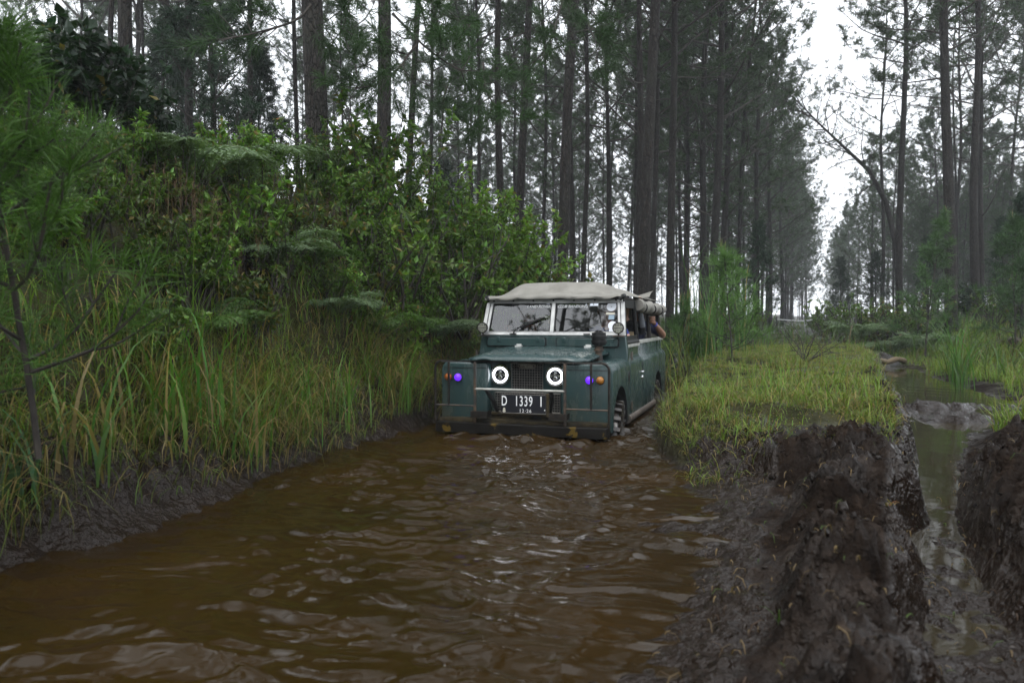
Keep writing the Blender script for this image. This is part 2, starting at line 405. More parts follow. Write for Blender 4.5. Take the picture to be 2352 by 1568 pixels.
# loose clods of torn earth
def clod_mesh():
    bm = bmesh.new(); bmesh.ops.create_icosphere(bm, subdivisions=2, radius=1.0)
    V0 = np.array([v.co[:] for v in bm.verts]); F = np.array([[v.index for v in f.verts] for f in bm.faces]); bm.free()
    n = 2600
    x = RNG.uniform(.2, 5.6, n * 3); y = RNG.uniform(1.4, 10.0, n * 3)
    z = ground_z(x, y); m, w = mud_mask(x, y)
    ok = (m > .5) & (z > .06) & (x > I(T_XR, y) + .1) & ((z > .14) | (RNG.random(n * 3) < .16))
    x, y, z = x[ok][:n], y[ok][:n], z[ok][:n]; n = len(x)
    s = .004 + .016 * RNG.random(n) ** 4
    sc = RNG.uniform(.6, 1.3, (n, 1, 3)) * s[:, None, None]
    P = V0[None] * sc
    P = P * (1 + .8 * fbm(V0[None, :, 0] * 1.9 + x[:, None] * 31, V0[None, :, 1] * 1.4 + V0[None, :, 2] * 1.1 + y[:, None] * 17, 3, 130))[..., None]
    a = RNG.uniform(0, 6.28, n); ca, sa = np.cos(a)[:, None], np.sin(a)[:, None]
    Q = np.stack([P[..., 0] * ca - P[..., 1] * sa, P[..., 0] * sa + P[..., 1] * ca, P[..., 2]], -1)
    Q = Q + np.stack([x, y, z + s * .25], -1)[:, None]
    T = F[None] + (np.arange(n) * len(V0))[:, None, None]
    me = mesh_np("mud_clods", Q.reshape(-1, 3), tris=T.reshape(-1, 3), mats=[M['ground']], col=np.tile([1, .12, 0], (n * len(V0), 1)), smooth=True)
    tag(link("mud_clods", me), kind='stuff')
clod_mesh()
# ---------------------------------------------------------------- plant builders
def norm(v): return v / np.maximum(np.linalg.norm(v, axis=-1, keepdims=True), 1e-9)

def blades(P, h, az, bend, width, col, seg=3, droop=0.0, tipcol=None):
    """curved grass blades: V, tris, colours. P (n,3) roots, h length, az lean direction, bend 0..1.5"""
    n = len(P)
    t = np.linspace(0, 1, seg + 1)
    th = bend[:, None] * (t[None] ** 1.35) * 1.5 + droop * t[None] ** 3            # angle from vertical along the blade
    ds = (h / seg)[:, None]
    dx = np.sin(th) * ds; dz = np.cos(th) * ds
    hx = np.concatenate([np.zeros((n, 1)), np.cumsum(dx[:, 1:], 1)], 1); hz = np.concatenate([np.zeros((n, 1)), np.cumsum(dz[:, 1:], 1)], 1)
    ca, sa = np.cos(az)[:, None], np.sin(az)[:, None]
    C = np.stack([P[:, 0:1] + hx * ca, P[:, 1:2] + hx * sa, P[:, 2:3] + hz], -1)       # n, seg+1, 3
    tw = az + RNG.normal(0, .5, n)
    W = np.stack([-np.sin(tw), np.cos(tw), 0 * tw], -1)[:, None] * (width[:, None] * .5 * (np.array([.45, 1, .8, .5, .35, .25][:seg + 1]) if seg < 6 else 1))[..., None]
    Lf = (C - W)[:, :-1]; Rt = (C + W)[:, :-1]; tip = C[:, -1:]
    V = np.concatenate([Lf, Rt, tip], 1)                                              # n, 2seg+1
    m = 2 * seg + 1
    F = []
    for i in range(seg - 1):
        F += [(i, seg + i, seg + i + 1), (i, seg + i + 1, i + 1)]
    F.append((seg - 1, 2 * seg - 1, 2 * seg))
    T = np.array(F)[None] + (np.arange(n) * m)[:, None, None]
    c = np.repeat(col[:, None], m, 1)
    if tipcol is not None:
        tt = np.concatenate([t[:-1], t[:-1], [1]])[None, :, None] ** 2.0
        c = c * (1 - tt) + tipcol[:, None] * tt
    return V.reshape(-1, 3), T.reshape(-1, 3), c.reshape(-1, 3)

def grass_cols(n, green, dry, fdry, var=.25):
    g = np.array(green) * (1 + RNG.normal(0, var, (n, 1))).clip(.45, 1.8) * (1 + RNG.normal(0, .10, (n, 3)))
    d = np.array(dry) * (1 + RNG.normal(0, .25, (n, 1))).clip(.5, 1.6)
    k = (RNG.random(n) < fdry)[:, None]
    return np.where(k, d, g).clip(.004, .6)
def grass_object(name, sets):
    V, T, C = [], [], []; o = 0
    for v, t, c in sets:
        V.append(v); T.append(t + o); C.append(c); o += len(v)
    me = mesh_np(name, np.concatenate(V), tris=np.concatenate(T), mats=[M['grass']], col=np.concatenate(C))
    return tag(link(name, me), kind='stuff')

def tube_np(path, rad, n=6, cap=False):
    path = np.asarray(path, float); rad = np.broadcast_to(np.asarray(rad, float), (len(path),))
    d = np.gradient(path, axis=0); d = norm(d)
    up = np.array([0, 0, 1.0]) if abs(d[0][2]) < .9 else np.array([1.0, 0, 0])
    a = norm(np.cross(np.broadcast_to(up, d.shape), d)); b = np.cross(d, a)
    ph = np.linspace(0, 2 * np.pi, n, endpoint=False)
    V = path[:, None] + rad[:, None, None] * (np.cos(ph)[None, :, None] * a[:, None] + np.sin(ph)[None, :, None] * b[:, None])
    m = len(path); i = np.arange(m - 1)[:, None] * n; j = np.arange(n)[None]; k = (j + 1) % n
    q = np.stack([i + j, i + k, i + n + k, i + n + j], -1).reshape(-1, 4)
    return V.reshape(-1, 3), q

class Acc:
    def __init__(s): s.V = []; s.T = []; s.Q = []; s.C = []; s.mt = []; s.mq = []; s.n = 0
    def add(s, V, tris=None, quads=None, col=(.05, .05, .05), mi=0):
        V = np.asarray(V).reshape(-1, 3)
        if tris is not None and len(tris): t = np.asarray(tris) + s.n; s.T.append(t.reshape(-1, 3)); s.mt.append(np.full(len(s.T[-1]), mi))
        if quads is not None and len(quads): q = np.asarray(quads) + s.n; s.Q.append(q.reshape(-1, 4)); s.mq.append(np.full(len(s.Q[-1]), mi))
        c = np.asarray(col, float); s.C.append(np.broadcast_to(c, V.shape) if c.ndim == 1 else c.reshape(-1, 3))
        s.V.append(V); s.n += len(V)
    def mesh(s, name, mats, smooth=False):
        T = np.concatenate(s.T) if s.T else None; Q = np.concatenate(s.Q) if s.Q else None
        mi = np.concatenate(s.mt + s.mq)
        return mesh_np(name, np.concatenate(s.V), tris=T, quads=Q, mats=mats, col=np.concatenate(s.C), midx=mi, smooth=smooth)

def needle_tufts(acc, P, D, n, ln, wd, col, rng, spread=1.0, mi=0, curve=.15):
    """n needles at each point P fanning about direction D"""
    k = len(P)
    R = rng.normal(0, 1, (k, n, 3)); R = norm(R)
    d = norm(D[:, None] * (1.0 / max(spread, .01)) * .8 + R)
    L = ln * rng.uniform(.65, 1.1, (k, n, 1))
    s = norm(np.cross(d, rng.normal(0, 1, (k, n, 3)))) * wd * .5
    base = P[:, None] + rng.normal(0, .015, (k, n, 3))
    tip = base + d * L; tip[..., 2] -= curve * L[..., 0]
    mid = base + d * L * .5
    V = np.stack([base - s * .6, base + s * .6, mid + s, tip, mid - s], 2)         # 5 verts
    m = 5
    F = np.array([(0, 1, 2), (0, 2, 4), (4, 2, 3)])[None] + (np.arange(k * n) * m)[:, None, None]
    c = np.array(col) * (1 + rng.normal(0, .22, (k, 1, 1))).clip(.5, 1.7) * np.ones((k, n, 1)) * (1 + rng.normal(0, .1, (k, n, 1)))
    acc.add(V.reshape(-1, 3), tris=F.reshape(-1, 3), col=np.repeat(c.reshape(-1, 1, 3), 5, 1).reshape(-1, 3), mi=mi)

def bent_path(p0, d0, L, nseg, rng, up=.0, wob=.12):
    P = [np.array(p0, float)]; d = norm(np.array(d0, float))
    for i in range(nseg):
        d = norm(d + rng.normal(0, wob, 3) + np.array([0, 0, up / nseg])); P.append(P[-1] + d * L / nseg)
    return np.array(P)

def center_line(H, seed, amp=.22):
    r = np.random.default_rng(seed); p = r.uniform(0, 6.28, 4)
    def f(z):
        z = np.asarray(z, float); t = z / H
        return np.stack([amp * t * (np.sin(t * 5 + p[0]) + .4 * np.sin(t * 13 + p[1])), amp * t * (np.sin(t * 6 + p[2]) + .4 * np.sin(t * 11 + p[3])), z], -1)
    return f
def trunk_mesh(H, r0, seed, sides=10, rings=22, amp=.22, flare=.25):
    f = center_line(H, seed, amp); z = np.linspace(0, 1, rings) ** 1.25 * H
    t = z / H
    rad = r0 * ((1 - t) ** .75 * .86 + .14) * (1 + flare * np.exp(-z / .35))
    V, q = tube_np(f(z), rad, sides)
    rg = np.random.default_rng(seed + 3)
    V = V.reshape(rings, sides, 3)
    V = V + (V - f(z)[:, None]) * rg.normal(0, .05, (rings, sides, 1))
    P0 = V.copy(); P0[:, :, 2] = P0[:, :, 2]
    return mesh_np("trunk", V.reshape(-1, 3), quads=q, mats=[M['bark']], smooth=True)

NEEDLE = (.026, .050, .016)
def pine_crown_mesh(seed, H=18.0, z0=6.5, Lmax=3.2, nb=30, dead=3, tufts=6, sub=9, nn=13, ln=.25, wd=.020, col=NEEDLE, amp=.22, conical=False, low_thin=True):
    rg = np.random.default_rng(seed); acc = Acc(); f = center_line(H, seed, amp)
    TP, TD = [], []
    for i in range(nb + dead):
        isdead = i < dead
        z = rg.uniform(z0 * .55, z0) if isdead else z0 + (H - .25 - z0) * max((i - dead + rg.uniform(-.3, .3)) / nb, 0) ** .9
        z = min(max(z, .3), H - .1); t = (z - z0) / (H - z0)
        az = i * 2.4 + rg.uniform(-.5, .5)
        if conical: L = Lmax * (1 - max(t, 0)) ** .8 + .25
        else: L = Lmax * (.62 + .75 * math.sin(math.pi * min(max(t, 0) * .75 + .2, 1)) ** 1.0) * (1 - max(t, 0) ** 3 * .75) * rg.uniform(.6, 1.1)
        if isdead: L *= rg.uniform(.3, .8)
        el = math.radians(rg.uniform(-5, 25) + 42 * max(t, 0))
        d = np.array([math.cos(az) * math.cos(el), math.sin(az) * math.cos(el), math.sin(el)])
        path = bent_path(f(z), d, L, 6, rg, up=.55 if not isdead else .1, wob=.13)
        r0 = .012 + .007 * L
        V, q = tube_np(path, np.linspace(r0, .007, 7), 5); acc.add(V, quads=q, col=(.03, .025, .02), mi=1)
        ns = sub if not isdead else 3
        for j in range(ns):
            s = rg.uniform(.28, 1.0) * 6; k = int(min(s, 5)); p = path[k] + (path[k + 1] - path[k]) * (s - k)
            dd = norm(path[k + 1] - path[k]); sd = norm(dd * .8 + rg.normal(0, .75, 3) + np.array([0, 0, .25]))
            l2 = rg.uniform(.35, 1.0) * (.45 + .22 * L)
            sp = bent_path(p, sd, l2, 3, rg, up=.35, wob=.22)
            V, q = tube_np(sp, np.linspace(.010, .004, 4), 3); acc.add(V, quads=q, col=(.03, .025, .02), mi=1)
            if isdead: continue
            m = max(2, int(tufts * (.6 + .6 * t)))
            ss = np.clip(1 - rg.random(m) ** 1.5 * .75, 0, 1) * 2.999; kk = ss.astype(int); fr = (ss - kk)[:, None]
            pp = sp[kk] * (1 - fr) + sp[kk + 1] * fr
            TP.append(pp + rg.normal(0, .05, (m, 3))); TD.append(norm(sp[kk + 1] - sp[kk] + rg.normal(0, .35, (m, 3)) + np.array([0, 0, .35])))
    needle_tufts(acc, np.concatenate(TP), np.concatenate(TD), nn, ln, wd, col, rg, spread=1.0)
    return acc.mesh("crown", [M['needle'], M['twig']])

CROWNS = []
for k, (z0, Lm, nb, H) in enumerate([(5.6, 3.4, 32, 18), (7.6, 3.0, 28, 18), (4.2, 3.3, 36, 18), (9.2, 2.8, 24, 18), (6.4, 3.6, 30, 18), (1.6, 3.3, 44, 18), (2.6, 3.8, 40, 18)]):
    CROWNS.append((pine_crown_mesh(100 + k, H, z0, Lm, nb), 100 + k))
FAR_TRUNKS = {}
TREES = []
def pine(px, d, wpx, variant, label, lean=0.0, lean_y=0.0, s=1.0, group=None, az=None, name="pine_tree", cat="pine tree", trunk_share=False, sides=10, dz=0.0):
    """a pine whose foot is d metres ahead at column px; wpx trunk width in columns; lean in columns between foot and top of view"""
    if d < 23 and px < 1500: variant = 3
    elif d < 30 and px < 1500 and variant in (0, 2): variant = 1
    x = pxx(px, d); z = float(ground_z(np.array([x]), np.array([d]))[0]) - .08 + dz
    r = wpx * .5 / 1750 * d * .82
    e = empty(name, (x, d, z)); tag(e, label, cat, group)
    top = (738 / 1750 * d + CAM_Z - z)
    e.rotation_euler = (lean_y, math.atan2(lean / 1750 * d, max(top, 3.0)), 0)
    cm, seed = CROWNS[variant]
    rot = az if az is not None else random.uniform(0, 6.28)
    if trunk_share:
        key = (seed, round(r * 25))
        if key not in FAR_TRUNKS: FAR_TRUNKS[key] = trunk_mesh(18, r / s, seed, 7, 14)
        tm = FAR_TRUNKS[key]
    else: tm = trunk_mesh(18, r / s, seed, sides, 26)
    link("trunk", tm, e, rot=(0, 0, rot), scale=s)
    link("crown", cm, e, rot=(0, 0, rot), scale=s)
    TREES.append((x, d)); return e

# ---- leaves and shrubs
def leaf_cards(acc, P, D, L, W, col, rg, mi=0, fold=.25):
    """folded leaves (two halves, four triangles) at P pointing along D"""
    n = len(P); D = norm(D); up = norm(rg.normal(0, .55, (n, 3)) + np.array([0, 0, 1.0]))
    S = norm(np.cross(D, up)); U = np.cross(S, D)
    L = np.asarray(L)[:, None]; W = np.asarray(W)[:, None]
    b = P; mid = P + D * L * .45 - U * W * fold; tip = P + D * L - U * L * .18
    l = P + D * L * .42 - S * W * .5; r = P + D * L * .42 + S * W * .5
    V = np.stack([b, l, mid, r, tip], 1)
    F = np.array([(0, 2, 1), (0, 3, 2), (1, 2, 4), (2, 3, 4)])[None] + (np.arange(n) * 5)[:, None, None]
    acc.add(V.reshape(-1, 3), tris=F.reshape(-1, 3), col=np.repeat(col[:, None], 5, 1).reshape(-1, 3), mi=mi)
def shrub_meshes(seed, rx=.6, h=1.2, nst=16, leaves=1300, ll=.09, lw=.05, col=(.045, .095, .018), var=.3, flowers=None, yellow=.06):
    rg = np.random.default_rng(seed); ast = Acc(); al = Acc()
    P, D = [], []
    for i in range(nst):
        az = rg.uniform(0, 6.28); rr = rx * math.sqrt(rg.random()); hh = h * rg.uniform(.55, 1.0) * (1 - .35 * (rr / rx) ** 2)
        p0 = np.array([rg.normal(0, .08), rg.normal(0, .08), -.05]); tgt = np.array([math.cos(az) * rr, math.sin(az) * rr, hh])
        path = bent_path(p0, tgt * .6 + np.array([0, 0, .4 * h]), np.linalg.norm(tgt), 6, rg, up=.1, wob=.12)
        V, q = tube_np(path, np.linspace(.012, .003, 7), 4); ast.add(V, quads=q)
        nl = leaves // nst // 3
        for b in range(3):
            s = rg.uniform(.25, .85) * 6; k = int(s); bp = path[k] + (path[k + 1] - path[k]) * (s - k)
            sp = bent_path(bp, norm(path[k + 1] - path[k]) + rg.normal(0, .7, 3) + np.array([0, 0, .3]), rg.uniform(.15, .45) * h * .7, 4, rg, up=.25, wob=.2)
            V, q = tube_np(sp, np.linspace(.006, .002, 5), 3); ast.add(V, quads=q)
            ss = rg.random(nl) ** .7 * 3.999; kk = ss.astype(int); fr = (ss - kk)[:, None]
            pp = sp[kk] * (1 - fr) + sp[kk + 1] * fr; P.append(pp); D.append(norm(rg.normal(0, 1, (nl, 3)) + (sp[kk + 1] - sp[kk]) * 3 + np.array([0, 0, -.1])))
    P = np.concatenate(P); D = np.concatenate(D); n = len(P)
    c = np.array(col) * (1 + rg.normal(0, var, (n, 1))).clip(.45, 1.9) * (1 + rg.normal(0, .08, (n, 3)))
    k = rg.random(n) < yellow; c[k] = np.array((.16, .13, .03)) * rg.uniform(.5, 1.1, (k.sum(), 1))
    L = ll * rg.uniform(.5, 1.2, n)
    leaf_cards(al, P, D, L, L * lw / ll * rg.uniform(.8, 1.15, n), c.clip(.003, .5), rg)
    if flowers:
        nf = flowers; ii = rg.integers(0, n, nf)
        for j in range(5):
            leaf_cards(al, P[ii] + rg.normal(0, .012, (nf, 3)), rg.normal(0, 1, (nf, 3)) + np.array([0, 0, 1.2]), np.full(nf, .018), np.full(nf, .018), np.tile((.55, .22, .08), (nf, 1)), rg)
    return al.mesh("foliage", [M['leaf']]), ast.mesh("stem", [M['twig']])
def frond_mesh(seed, L=1.0, pairs=26, col=(.05, .10, .02), wid=.20, lac=True):
    rg = np.random.default_rng(seed); acc = Acc()
    t = np.linspace(0, 1, 13); th = 1.15 - t * 1.75
    x = np.concatenate([[0], np.cumsum(np.cos(th[:-1]))]); z = np.concatenate([[0], np.cumsum(np.sin(th[:-1]))])
    path = np.stack([x, rg.normal(0, .05, 13).cumsum() * .3, z], -1) * (L / 12)
    V, q = tube_np(path, np.linspace(.007, .0015, 13), 4); acc.add(V, quads=q, col=(.07, .07, .02))
    P, D, LL = [], [], []
    for i in range(pairs):
        s = (.12 + .87 * (i / pairs)) * 12; k = min(int(s), 11); p = path[k] + (path[k + 1] - path[k]) * (s - k); d = norm(path[k + 1] - path[k])
        w = wid * L * max(math.sin(math.pi * (1 - i / pairs) ** .75), 0) ** .6 * rg.uniform(.85, 1.1) + .015
        for sg in (-1, 1):
            dd = norm(np.array([0, sg, 0]) + d * .55 + np.array([0, 0, -.12]) + rg.normal(0, .06, 3))
            if lac:
                m = 7
                for j in range(m):
                    f_ = (j + .5) / m; b = p + dd * w * f_; b[2] -= .25 * w * f_ ** 2
                    for s2 in (-1, 1):
                        P.append(b); D.append(norm(d * s2 + dd * .55)); LL.append(.26 * w * (1 - f_ * .75) + .006)
                P.append(p + dd * w * .85); D.append(dd); LL.append(w * .2)
            else:
                P.append(p); D.append(dd); LL.append(w)
    P = np.array(P); D = np.array(D); LL = np.array(LL); n = len(P)
    c = np.array(col) * (1 + rg.normal(0, .15, (n, 1))).clip(.5, 1.6)
    leaf_cards(acc, P, D, LL, LL * (.42 if lac else .13), c, rg, fold=.1)
    return acc.mesh("frond", [M['fern']])
FR_GREEN = [frond_mesh(300 + k) for k in range(2)]
FR_PALE = [frond_mesh(310 + k, col=(.10, .15, .075), pairs=30, wid=.24) for k in range(2)]
FR_DRY = [frond_mesh(320 + k, col=(.10, .05, .02)) for k in range(2)]
FR_DARK = [frond_mesh(330 + k, col=(.02, .055, .02), pairs=28, wid=.26) for k in range(2)]
def fern(px, d, z, n, L, kind, label, spread=(0, 6.28), group="ferns on the banks", el=(.0, .35)):
    x = pxx(px, d)
    if z is None: z = float(ground_z(np.array([x]), np.array([d]))[0])
    e = tag(empty("fern", (x, d, z)), label, "fern", group)
    for i in range(n):
        az = spread[0] + (spread[1] - spread[0]) * (i + random.uniform(-.3, .3)) / n
        link("frond", kind[i % 2], e, rot=(random.uniform(-.3, .3), random.uniform(-el[1], -el[0]) + .1, az), scale=L * random.uniform(.75, 1.1))
    return e
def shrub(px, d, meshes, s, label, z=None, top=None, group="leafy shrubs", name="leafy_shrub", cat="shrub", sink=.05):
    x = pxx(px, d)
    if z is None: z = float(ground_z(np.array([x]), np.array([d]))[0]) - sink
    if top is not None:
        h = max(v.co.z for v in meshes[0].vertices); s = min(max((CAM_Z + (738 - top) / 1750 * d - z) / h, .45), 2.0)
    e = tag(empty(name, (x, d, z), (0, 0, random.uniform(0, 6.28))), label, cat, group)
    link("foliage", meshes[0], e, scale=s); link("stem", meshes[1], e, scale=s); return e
def young_pine_meshes(seed, H=2.6, t0=.12, nb=26, Lb=.95, nn=26, ln=.22, wd=.007, col=(.045, .12, .018), tufts=7, candles=7):
    rg = np.random.default_rng(seed); an = Acc(); at = Acc(); TP, TD = [], []; ac = Acc()
    path = bent_path((0, 0, -.05), (0, 0, 1), H, 8, rg, up=.2, wob=.05)
    V, q = tube_np(path, np.linspace(.022 * H / 2.6, .007, 9), 6); at.add(V, quads=q)
    ends = [path[-1]]
    def bough(p, d, L, r):
        sp = bent_path(p, d, L, 5, rg, up=.8, wob=.12); V, q = tube_np(sp, np.linspace(r * .6, .004, 6), 4); at.add(V, quads=q)
        ss = np.clip(.08 + .92 * rg.random(tufts), 0, .999) * 5; kk = ss.astype(int); fr = (ss - kk)[:, None]
        TP.append(sp[kk] * (1 - fr) + sp[kk + 1] * fr); TD.append(norm(sp[kk + 1] - sp[kk] + np.array([0, 0, .3]))); ends.append(sp[-1]); return sp
    for i in range(nb):
        t = (i + .5) / nb; k = min(int((t0 + (.98 - t0) * t) * 8), 7); p = path[k] + (path[k + 1] - path[k]) * rg.random(); az = i * 2.4 + rg.normal(0, .3)
        L = Lb * (1 - t) ** .7 + .2; el = .15 + .8 * t
        sp = bough(p, (math.cos(az) * math.cos(el), math.sin(az) * math.cos(el), math.sin(el)), L, .014)
        for j in range(2):
            bough(sp[2 + j], norm(sp[3] - sp[2]) + rg.normal(0, .5, 3), L * .5, .008)
    TP.append(np.array([path[-1], path[-2], path[-1]])); TD.append(np.tile((0, 0, 1.0), (3, 1)))
    needle_tufts(an, np.concatenate(TP), np.concatenate(TD), nn, ln, wd, col, rg, spread=1.1, curve=.1)
    out = [an.mesh("needles", [M['needle']]), at.mesh("trunk", [M['twig']])]
    cand = []
    ends.sort(key=lambda p: -p[2])
    for p in ends[:candles]:
        V, q = tube_np(np.array([p, p + (0, .0, .06), p + (.004, .004, .15)]), [.006, .006, .002], 6); cand.append(mesh_np("shoot", V, quads=q, mats=[M['candle']], smooth=True))
    return out, cand
def reed_clump(px, d, n, L, w, label, col, dry=.1, z=None, name="grass_tuft", cat="grass tuft", group="tall grass tufts", bend=(.25, .9), seg=5, spread=.10, az0=None):
    """a clump whose long blades can be told apart: each blade its own part (up to a few dozen)"""
    x = pxx(px, d)
    if z is None: z = float(ground_z(np.array([x]), np.array([d]))[0]) - .03
    e = tag(empty(name, (x, d, z)), label, cat, group)
    for i in range(n):
        c = grass_cols(1, col, (.22, .17, .07), dry, .15)
        az = RNG.uniform(0, 6.28, 1) if az0 is None else RNG.normal(az0, .6, 1)
        V, T, C = blades(np.zeros((1, 3)), np.array([L * RNG.uniform(.55, 1.05)]), az, RNG.uniform(*bend, 1), np.array([w * RNG.uniform(.7, 1.2)]), c, seg, droop=.5, tipcol=c * 1.1)
        me = mesh_np("blade", V, tris=T, mats=[M['grass']], col=C)
        link("blade", me, e, loc=(RNG.normal(0, spread), RNG.normal(0, spread), 0))
    return e
# ---------------------------------------------------------------- the off-road vehicle (own axes: x to the right as we face it, y towards its tail, z above the water line)
GZ = 0.47
def paint_mat():
    m, N, L, out = new_mat("teal_paint")
    p = N.new("ShaderNodeBsdfPrincipled"); p.inputs['Specular IOR Level'].default_value = 0.5
    n1 = noise_tex(N, L, 2.2, 5, 0.6); n2 = noise_tex(N, L, 26.0, 6, 0.7); n3 = noise_tex(N, L, 7.0, 5, 0.65, stretch=(1, 1, .35))
    base = mixc(N, L, n1, (0.020, 0.043, 0.0435), (0.031, 0.061, 0.061))
    chips = ramp(N, L, n2, [(0.745, g3(0)), (0.78, g3(1))])
    sc = N.new("ShaderNodeTexNoise"); setin(sc, Scale=2.6, Detail=2.0); tc = N.new("ShaderNodeTexCoord"); L.new(tc.outputs['Object'], sc.inputs[0])
    area = ramp(N, L, sc.outputs['Fac'], [(0.5, g3(0)), (0.62, g3(1))])
    f = mixc(N, L, 1.0, chips, area, 'MULTIPLY')
    base = mixc(N, L, f, base, (0.20, 0.21, 0.17))
    # dried splashes of mud low on the panels
    sep = N.new("ShaderNodeSeparateXYZ"); L.new(tc.outputs['Object'], sep.inputs[0])
    lowz = N.new("ShaderNodeMapRange"); setin(lowz, From_Min=0.52, From_Max=0.95, To_Min=0.95, To_Max=0.15); L.new(sep.outputs[2], lowz.inputs[0])
    mm = N.new("ShaderNodeMath"); mm.operation = 'MULTIPLY'; L.new(ramp(N, L, n3, [(0.42, g3(0)), (0.66, g3(1))]), mm.inputs[0]); L.new(lowz.outputs[0], mm.inputs[1])
    base = mixc(N, L, mm.outputs[0], base, (0.060, 0.062, 0.042))
    L.new(base, p.inputs['Base Color'])
    L.new(ramp(N, L, n3, [(0.35, g3(0.16)), (0.7, g3(0.36))]), p.inputs['Roughness'])
    L.new(bump(N, L, n1, 0.03, 0.01), p.inputs['Normal'])
    L.new(p.outputs[0], out.inputs[0]); return m
def bumper_mat():
    m, N, L, out = new_mat("worn_black_over_yellow")
    p = N.new("ShaderNodeBsdfPrincipled"); setin(p, Roughness=.45); p.inputs['Specular IOR Level'].default_value = .15
    n1 = noise_tex(N, L, 6.5, 4, 0.55); n2 = noise_tex(N, L, 40, 4)
    a = ramp(N, L, n1, [(0.635, g3(0)), (0.655, g3(1))])
    blk = mixc(N, L, n2, (0.004, 0.004, 0.0035), (0.012, 0.010, 0.008))
    L.new(mixc(N, L, a, blk, (0.085, 0.055, 0.009)), p.inputs['Base Color'])
    L.new(bump(N, L, n2, .2, .005), p.inputs['Normal']); L.new(p.outputs[0], out.inputs[0]); return m
def glass_mat():
    m, N, L, out = new_mat("window_glass")
    fr = N.new("ShaderNodeFresnel"); setin(fr, IOR=1.52)
    t = N.new("ShaderNodeBsdfTransparent"); t.inputs[0].default_value = (.55, .58, .62, 1)
    g = N.new("ShaderNodeBsdfGlossy"); setin(g, Roughness=0.01)
    ad = N.new("ShaderNodeMath"); ad.operation = 'ADD'; L.new(fr.outputs[0], ad.inputs[0]); ad.inputs[1].default_value = .085
    mx = N.new("ShaderNodeMixShader"); L.new(ad.outputs[0], mx.inputs[0]); L.new(t.outputs[0], mx.inputs[1]); L.new(g.outputs[0], mx.inputs[2])
    L.new(mx.outputs[0], out.inputs[0]); return m
TM = {
 'paint': paint_mat(), 'bumper': bumper_mat(), 'glass': glass_mat(),
 'black': simple("black_metal", (0.008, 0.007, 0.006), (0.024, 0.018, 0.013), 0.5, scale=14, bmp=.2, spec=.25),
 'rusty': simple("rusty_bar", (0.020, 0.017, 0.014), (0.13, 0.075, 0.04), 0.65, scale=7, lo=.45, hi=.75),
 'dark': simple("dark_interior", (0.006, 0.006, 0.006), (0.012, 0.012, 0.012), 0.8),
 'alu': simple("weathered_aluminium", (0.40, 0.40, 0.39), (0.58, 0.58, 0.56), 0.4, 0.35, scale=9),
 'chrome': simple("bright_rim", (0.65, 0.65, 0.66), None, 0.15, 1.0),
 'mesh': simple("grille_wire", (0.10, 0.095, 0.085), (0.17, 0.16, 0.145), 0.5, 0.5, scale=20),
 'canvas': simple("canvas_cloth", (0.18, 0.172, 0.152), (0.275, 0.265, 0.238), 0.9, scale=5, bmp=.25, bscale=180, lo=.3, hi=.7, spec=.2),
 'rubber': simple("wet_tyre_rubber", (0.016, 0.014, 0.013), (0.040, 0.029, 0.021), 0.22, scale=6, bmp=.3, bscale=40, lo=.45, hi=.7),
 'rim': simple("muddy_rim", (0.05, 0.045, 0.035), (0.12, 0.10, 0.075), 0.6),
 'halo': simple("halo_light", (0.9, 0.9, 0.95), None, 0.3, emit=(0.90, 0.92, 1.0), estr=5.0),
 'purple': simple("purple_lamp", (0.12, 0.03, 0.5), None, 0.2, emit=(0.13, 0.02, 1.0), estr=0.6),
 'amber': simple("amber_lamp", (0.30, 0.11, 0.015), (0.38, 0.16, 0.03), 0.15, scale=10),
 'orange': simple("orange_lamp", (0.26, 0.07, 0.01), (0.34, 0.10, 0.015), 0.15, scale=10),
 'lens': simple("dark_lens", (0.012, 0.012, 0.016), None, 0.06, spec=.6),
 'led': simple("lamp_reflector", (0.30, 0.31, 0.25), (0.40, 0.41, 0.33), 0.25, 0.3),
 'plate': simple("plate_black", (0.006, 0.007, 0.011), None, 0.35),
 'white': simple("white_print", (0.82, 0.82, 0.82), None, 0.5),
 'sticker': simple("white_sticker", (0.68, 0.70, 0.74), None, 0.5),
 'cream': simple("cream_sticker", (0.50, 0.47, 0.38), None, 0.5),
 'blue': simple("blue_sticker", (0.16, 0.24, 0.32), (0.22, 0.30, 0.36), 0.5),
 'wood': simple("bare_board", (0.30, 0.22, 0.12), (0.42, 0.32, 0.19), 0.7, scale=4, stretch=(8, 1, 1)),
 'seat': simple("black_vinyl", (0.010, 0.010, 0.011), (0.02, 0.02, 0.02), 0.5),
 'sill': simple("muddy_pipe", (0.07, 0.052, 0.040), (0.16, 0.125, 0.10), 0.55, scale=9, bmp=.3),
 'rail': simple("bare_rail", (0.30, 0.30, 0.27), (0.46, 0.46, 0.43), 0.5, 0.2, scale=12),
 'gasket': simple("black_gasket", (0.009, 0.009, 0.009), None, 0.5, spec=.25),
 'chassis': simple("muddy_chassis", (0.012, 0.010, 0.006), (0.060, 0.045, 0.020), 0.6, scale=7, bmp=.3, spec=.2),
}
PHI = math.radians(18.0)
TRUCK_LOC = Vector((0.11, 7.0, -GZ))
truck = empty("off_road_vehicle", TRUCK_LOC, (0, 0, -PHI))
tag(truck, "muddy teal off-road vehicle with canvas top and lit halo headlights wading through brown water", "off-road vehicle")
def TW(x, y, z):
    """truck axes -> world"""
    c, s = math.cos(PHI), math.sin(PHI)
    return Vector((TRUCK_LOC.x + x * c + y * s, TRUCK_LOC.y - x * s + y * c, z))

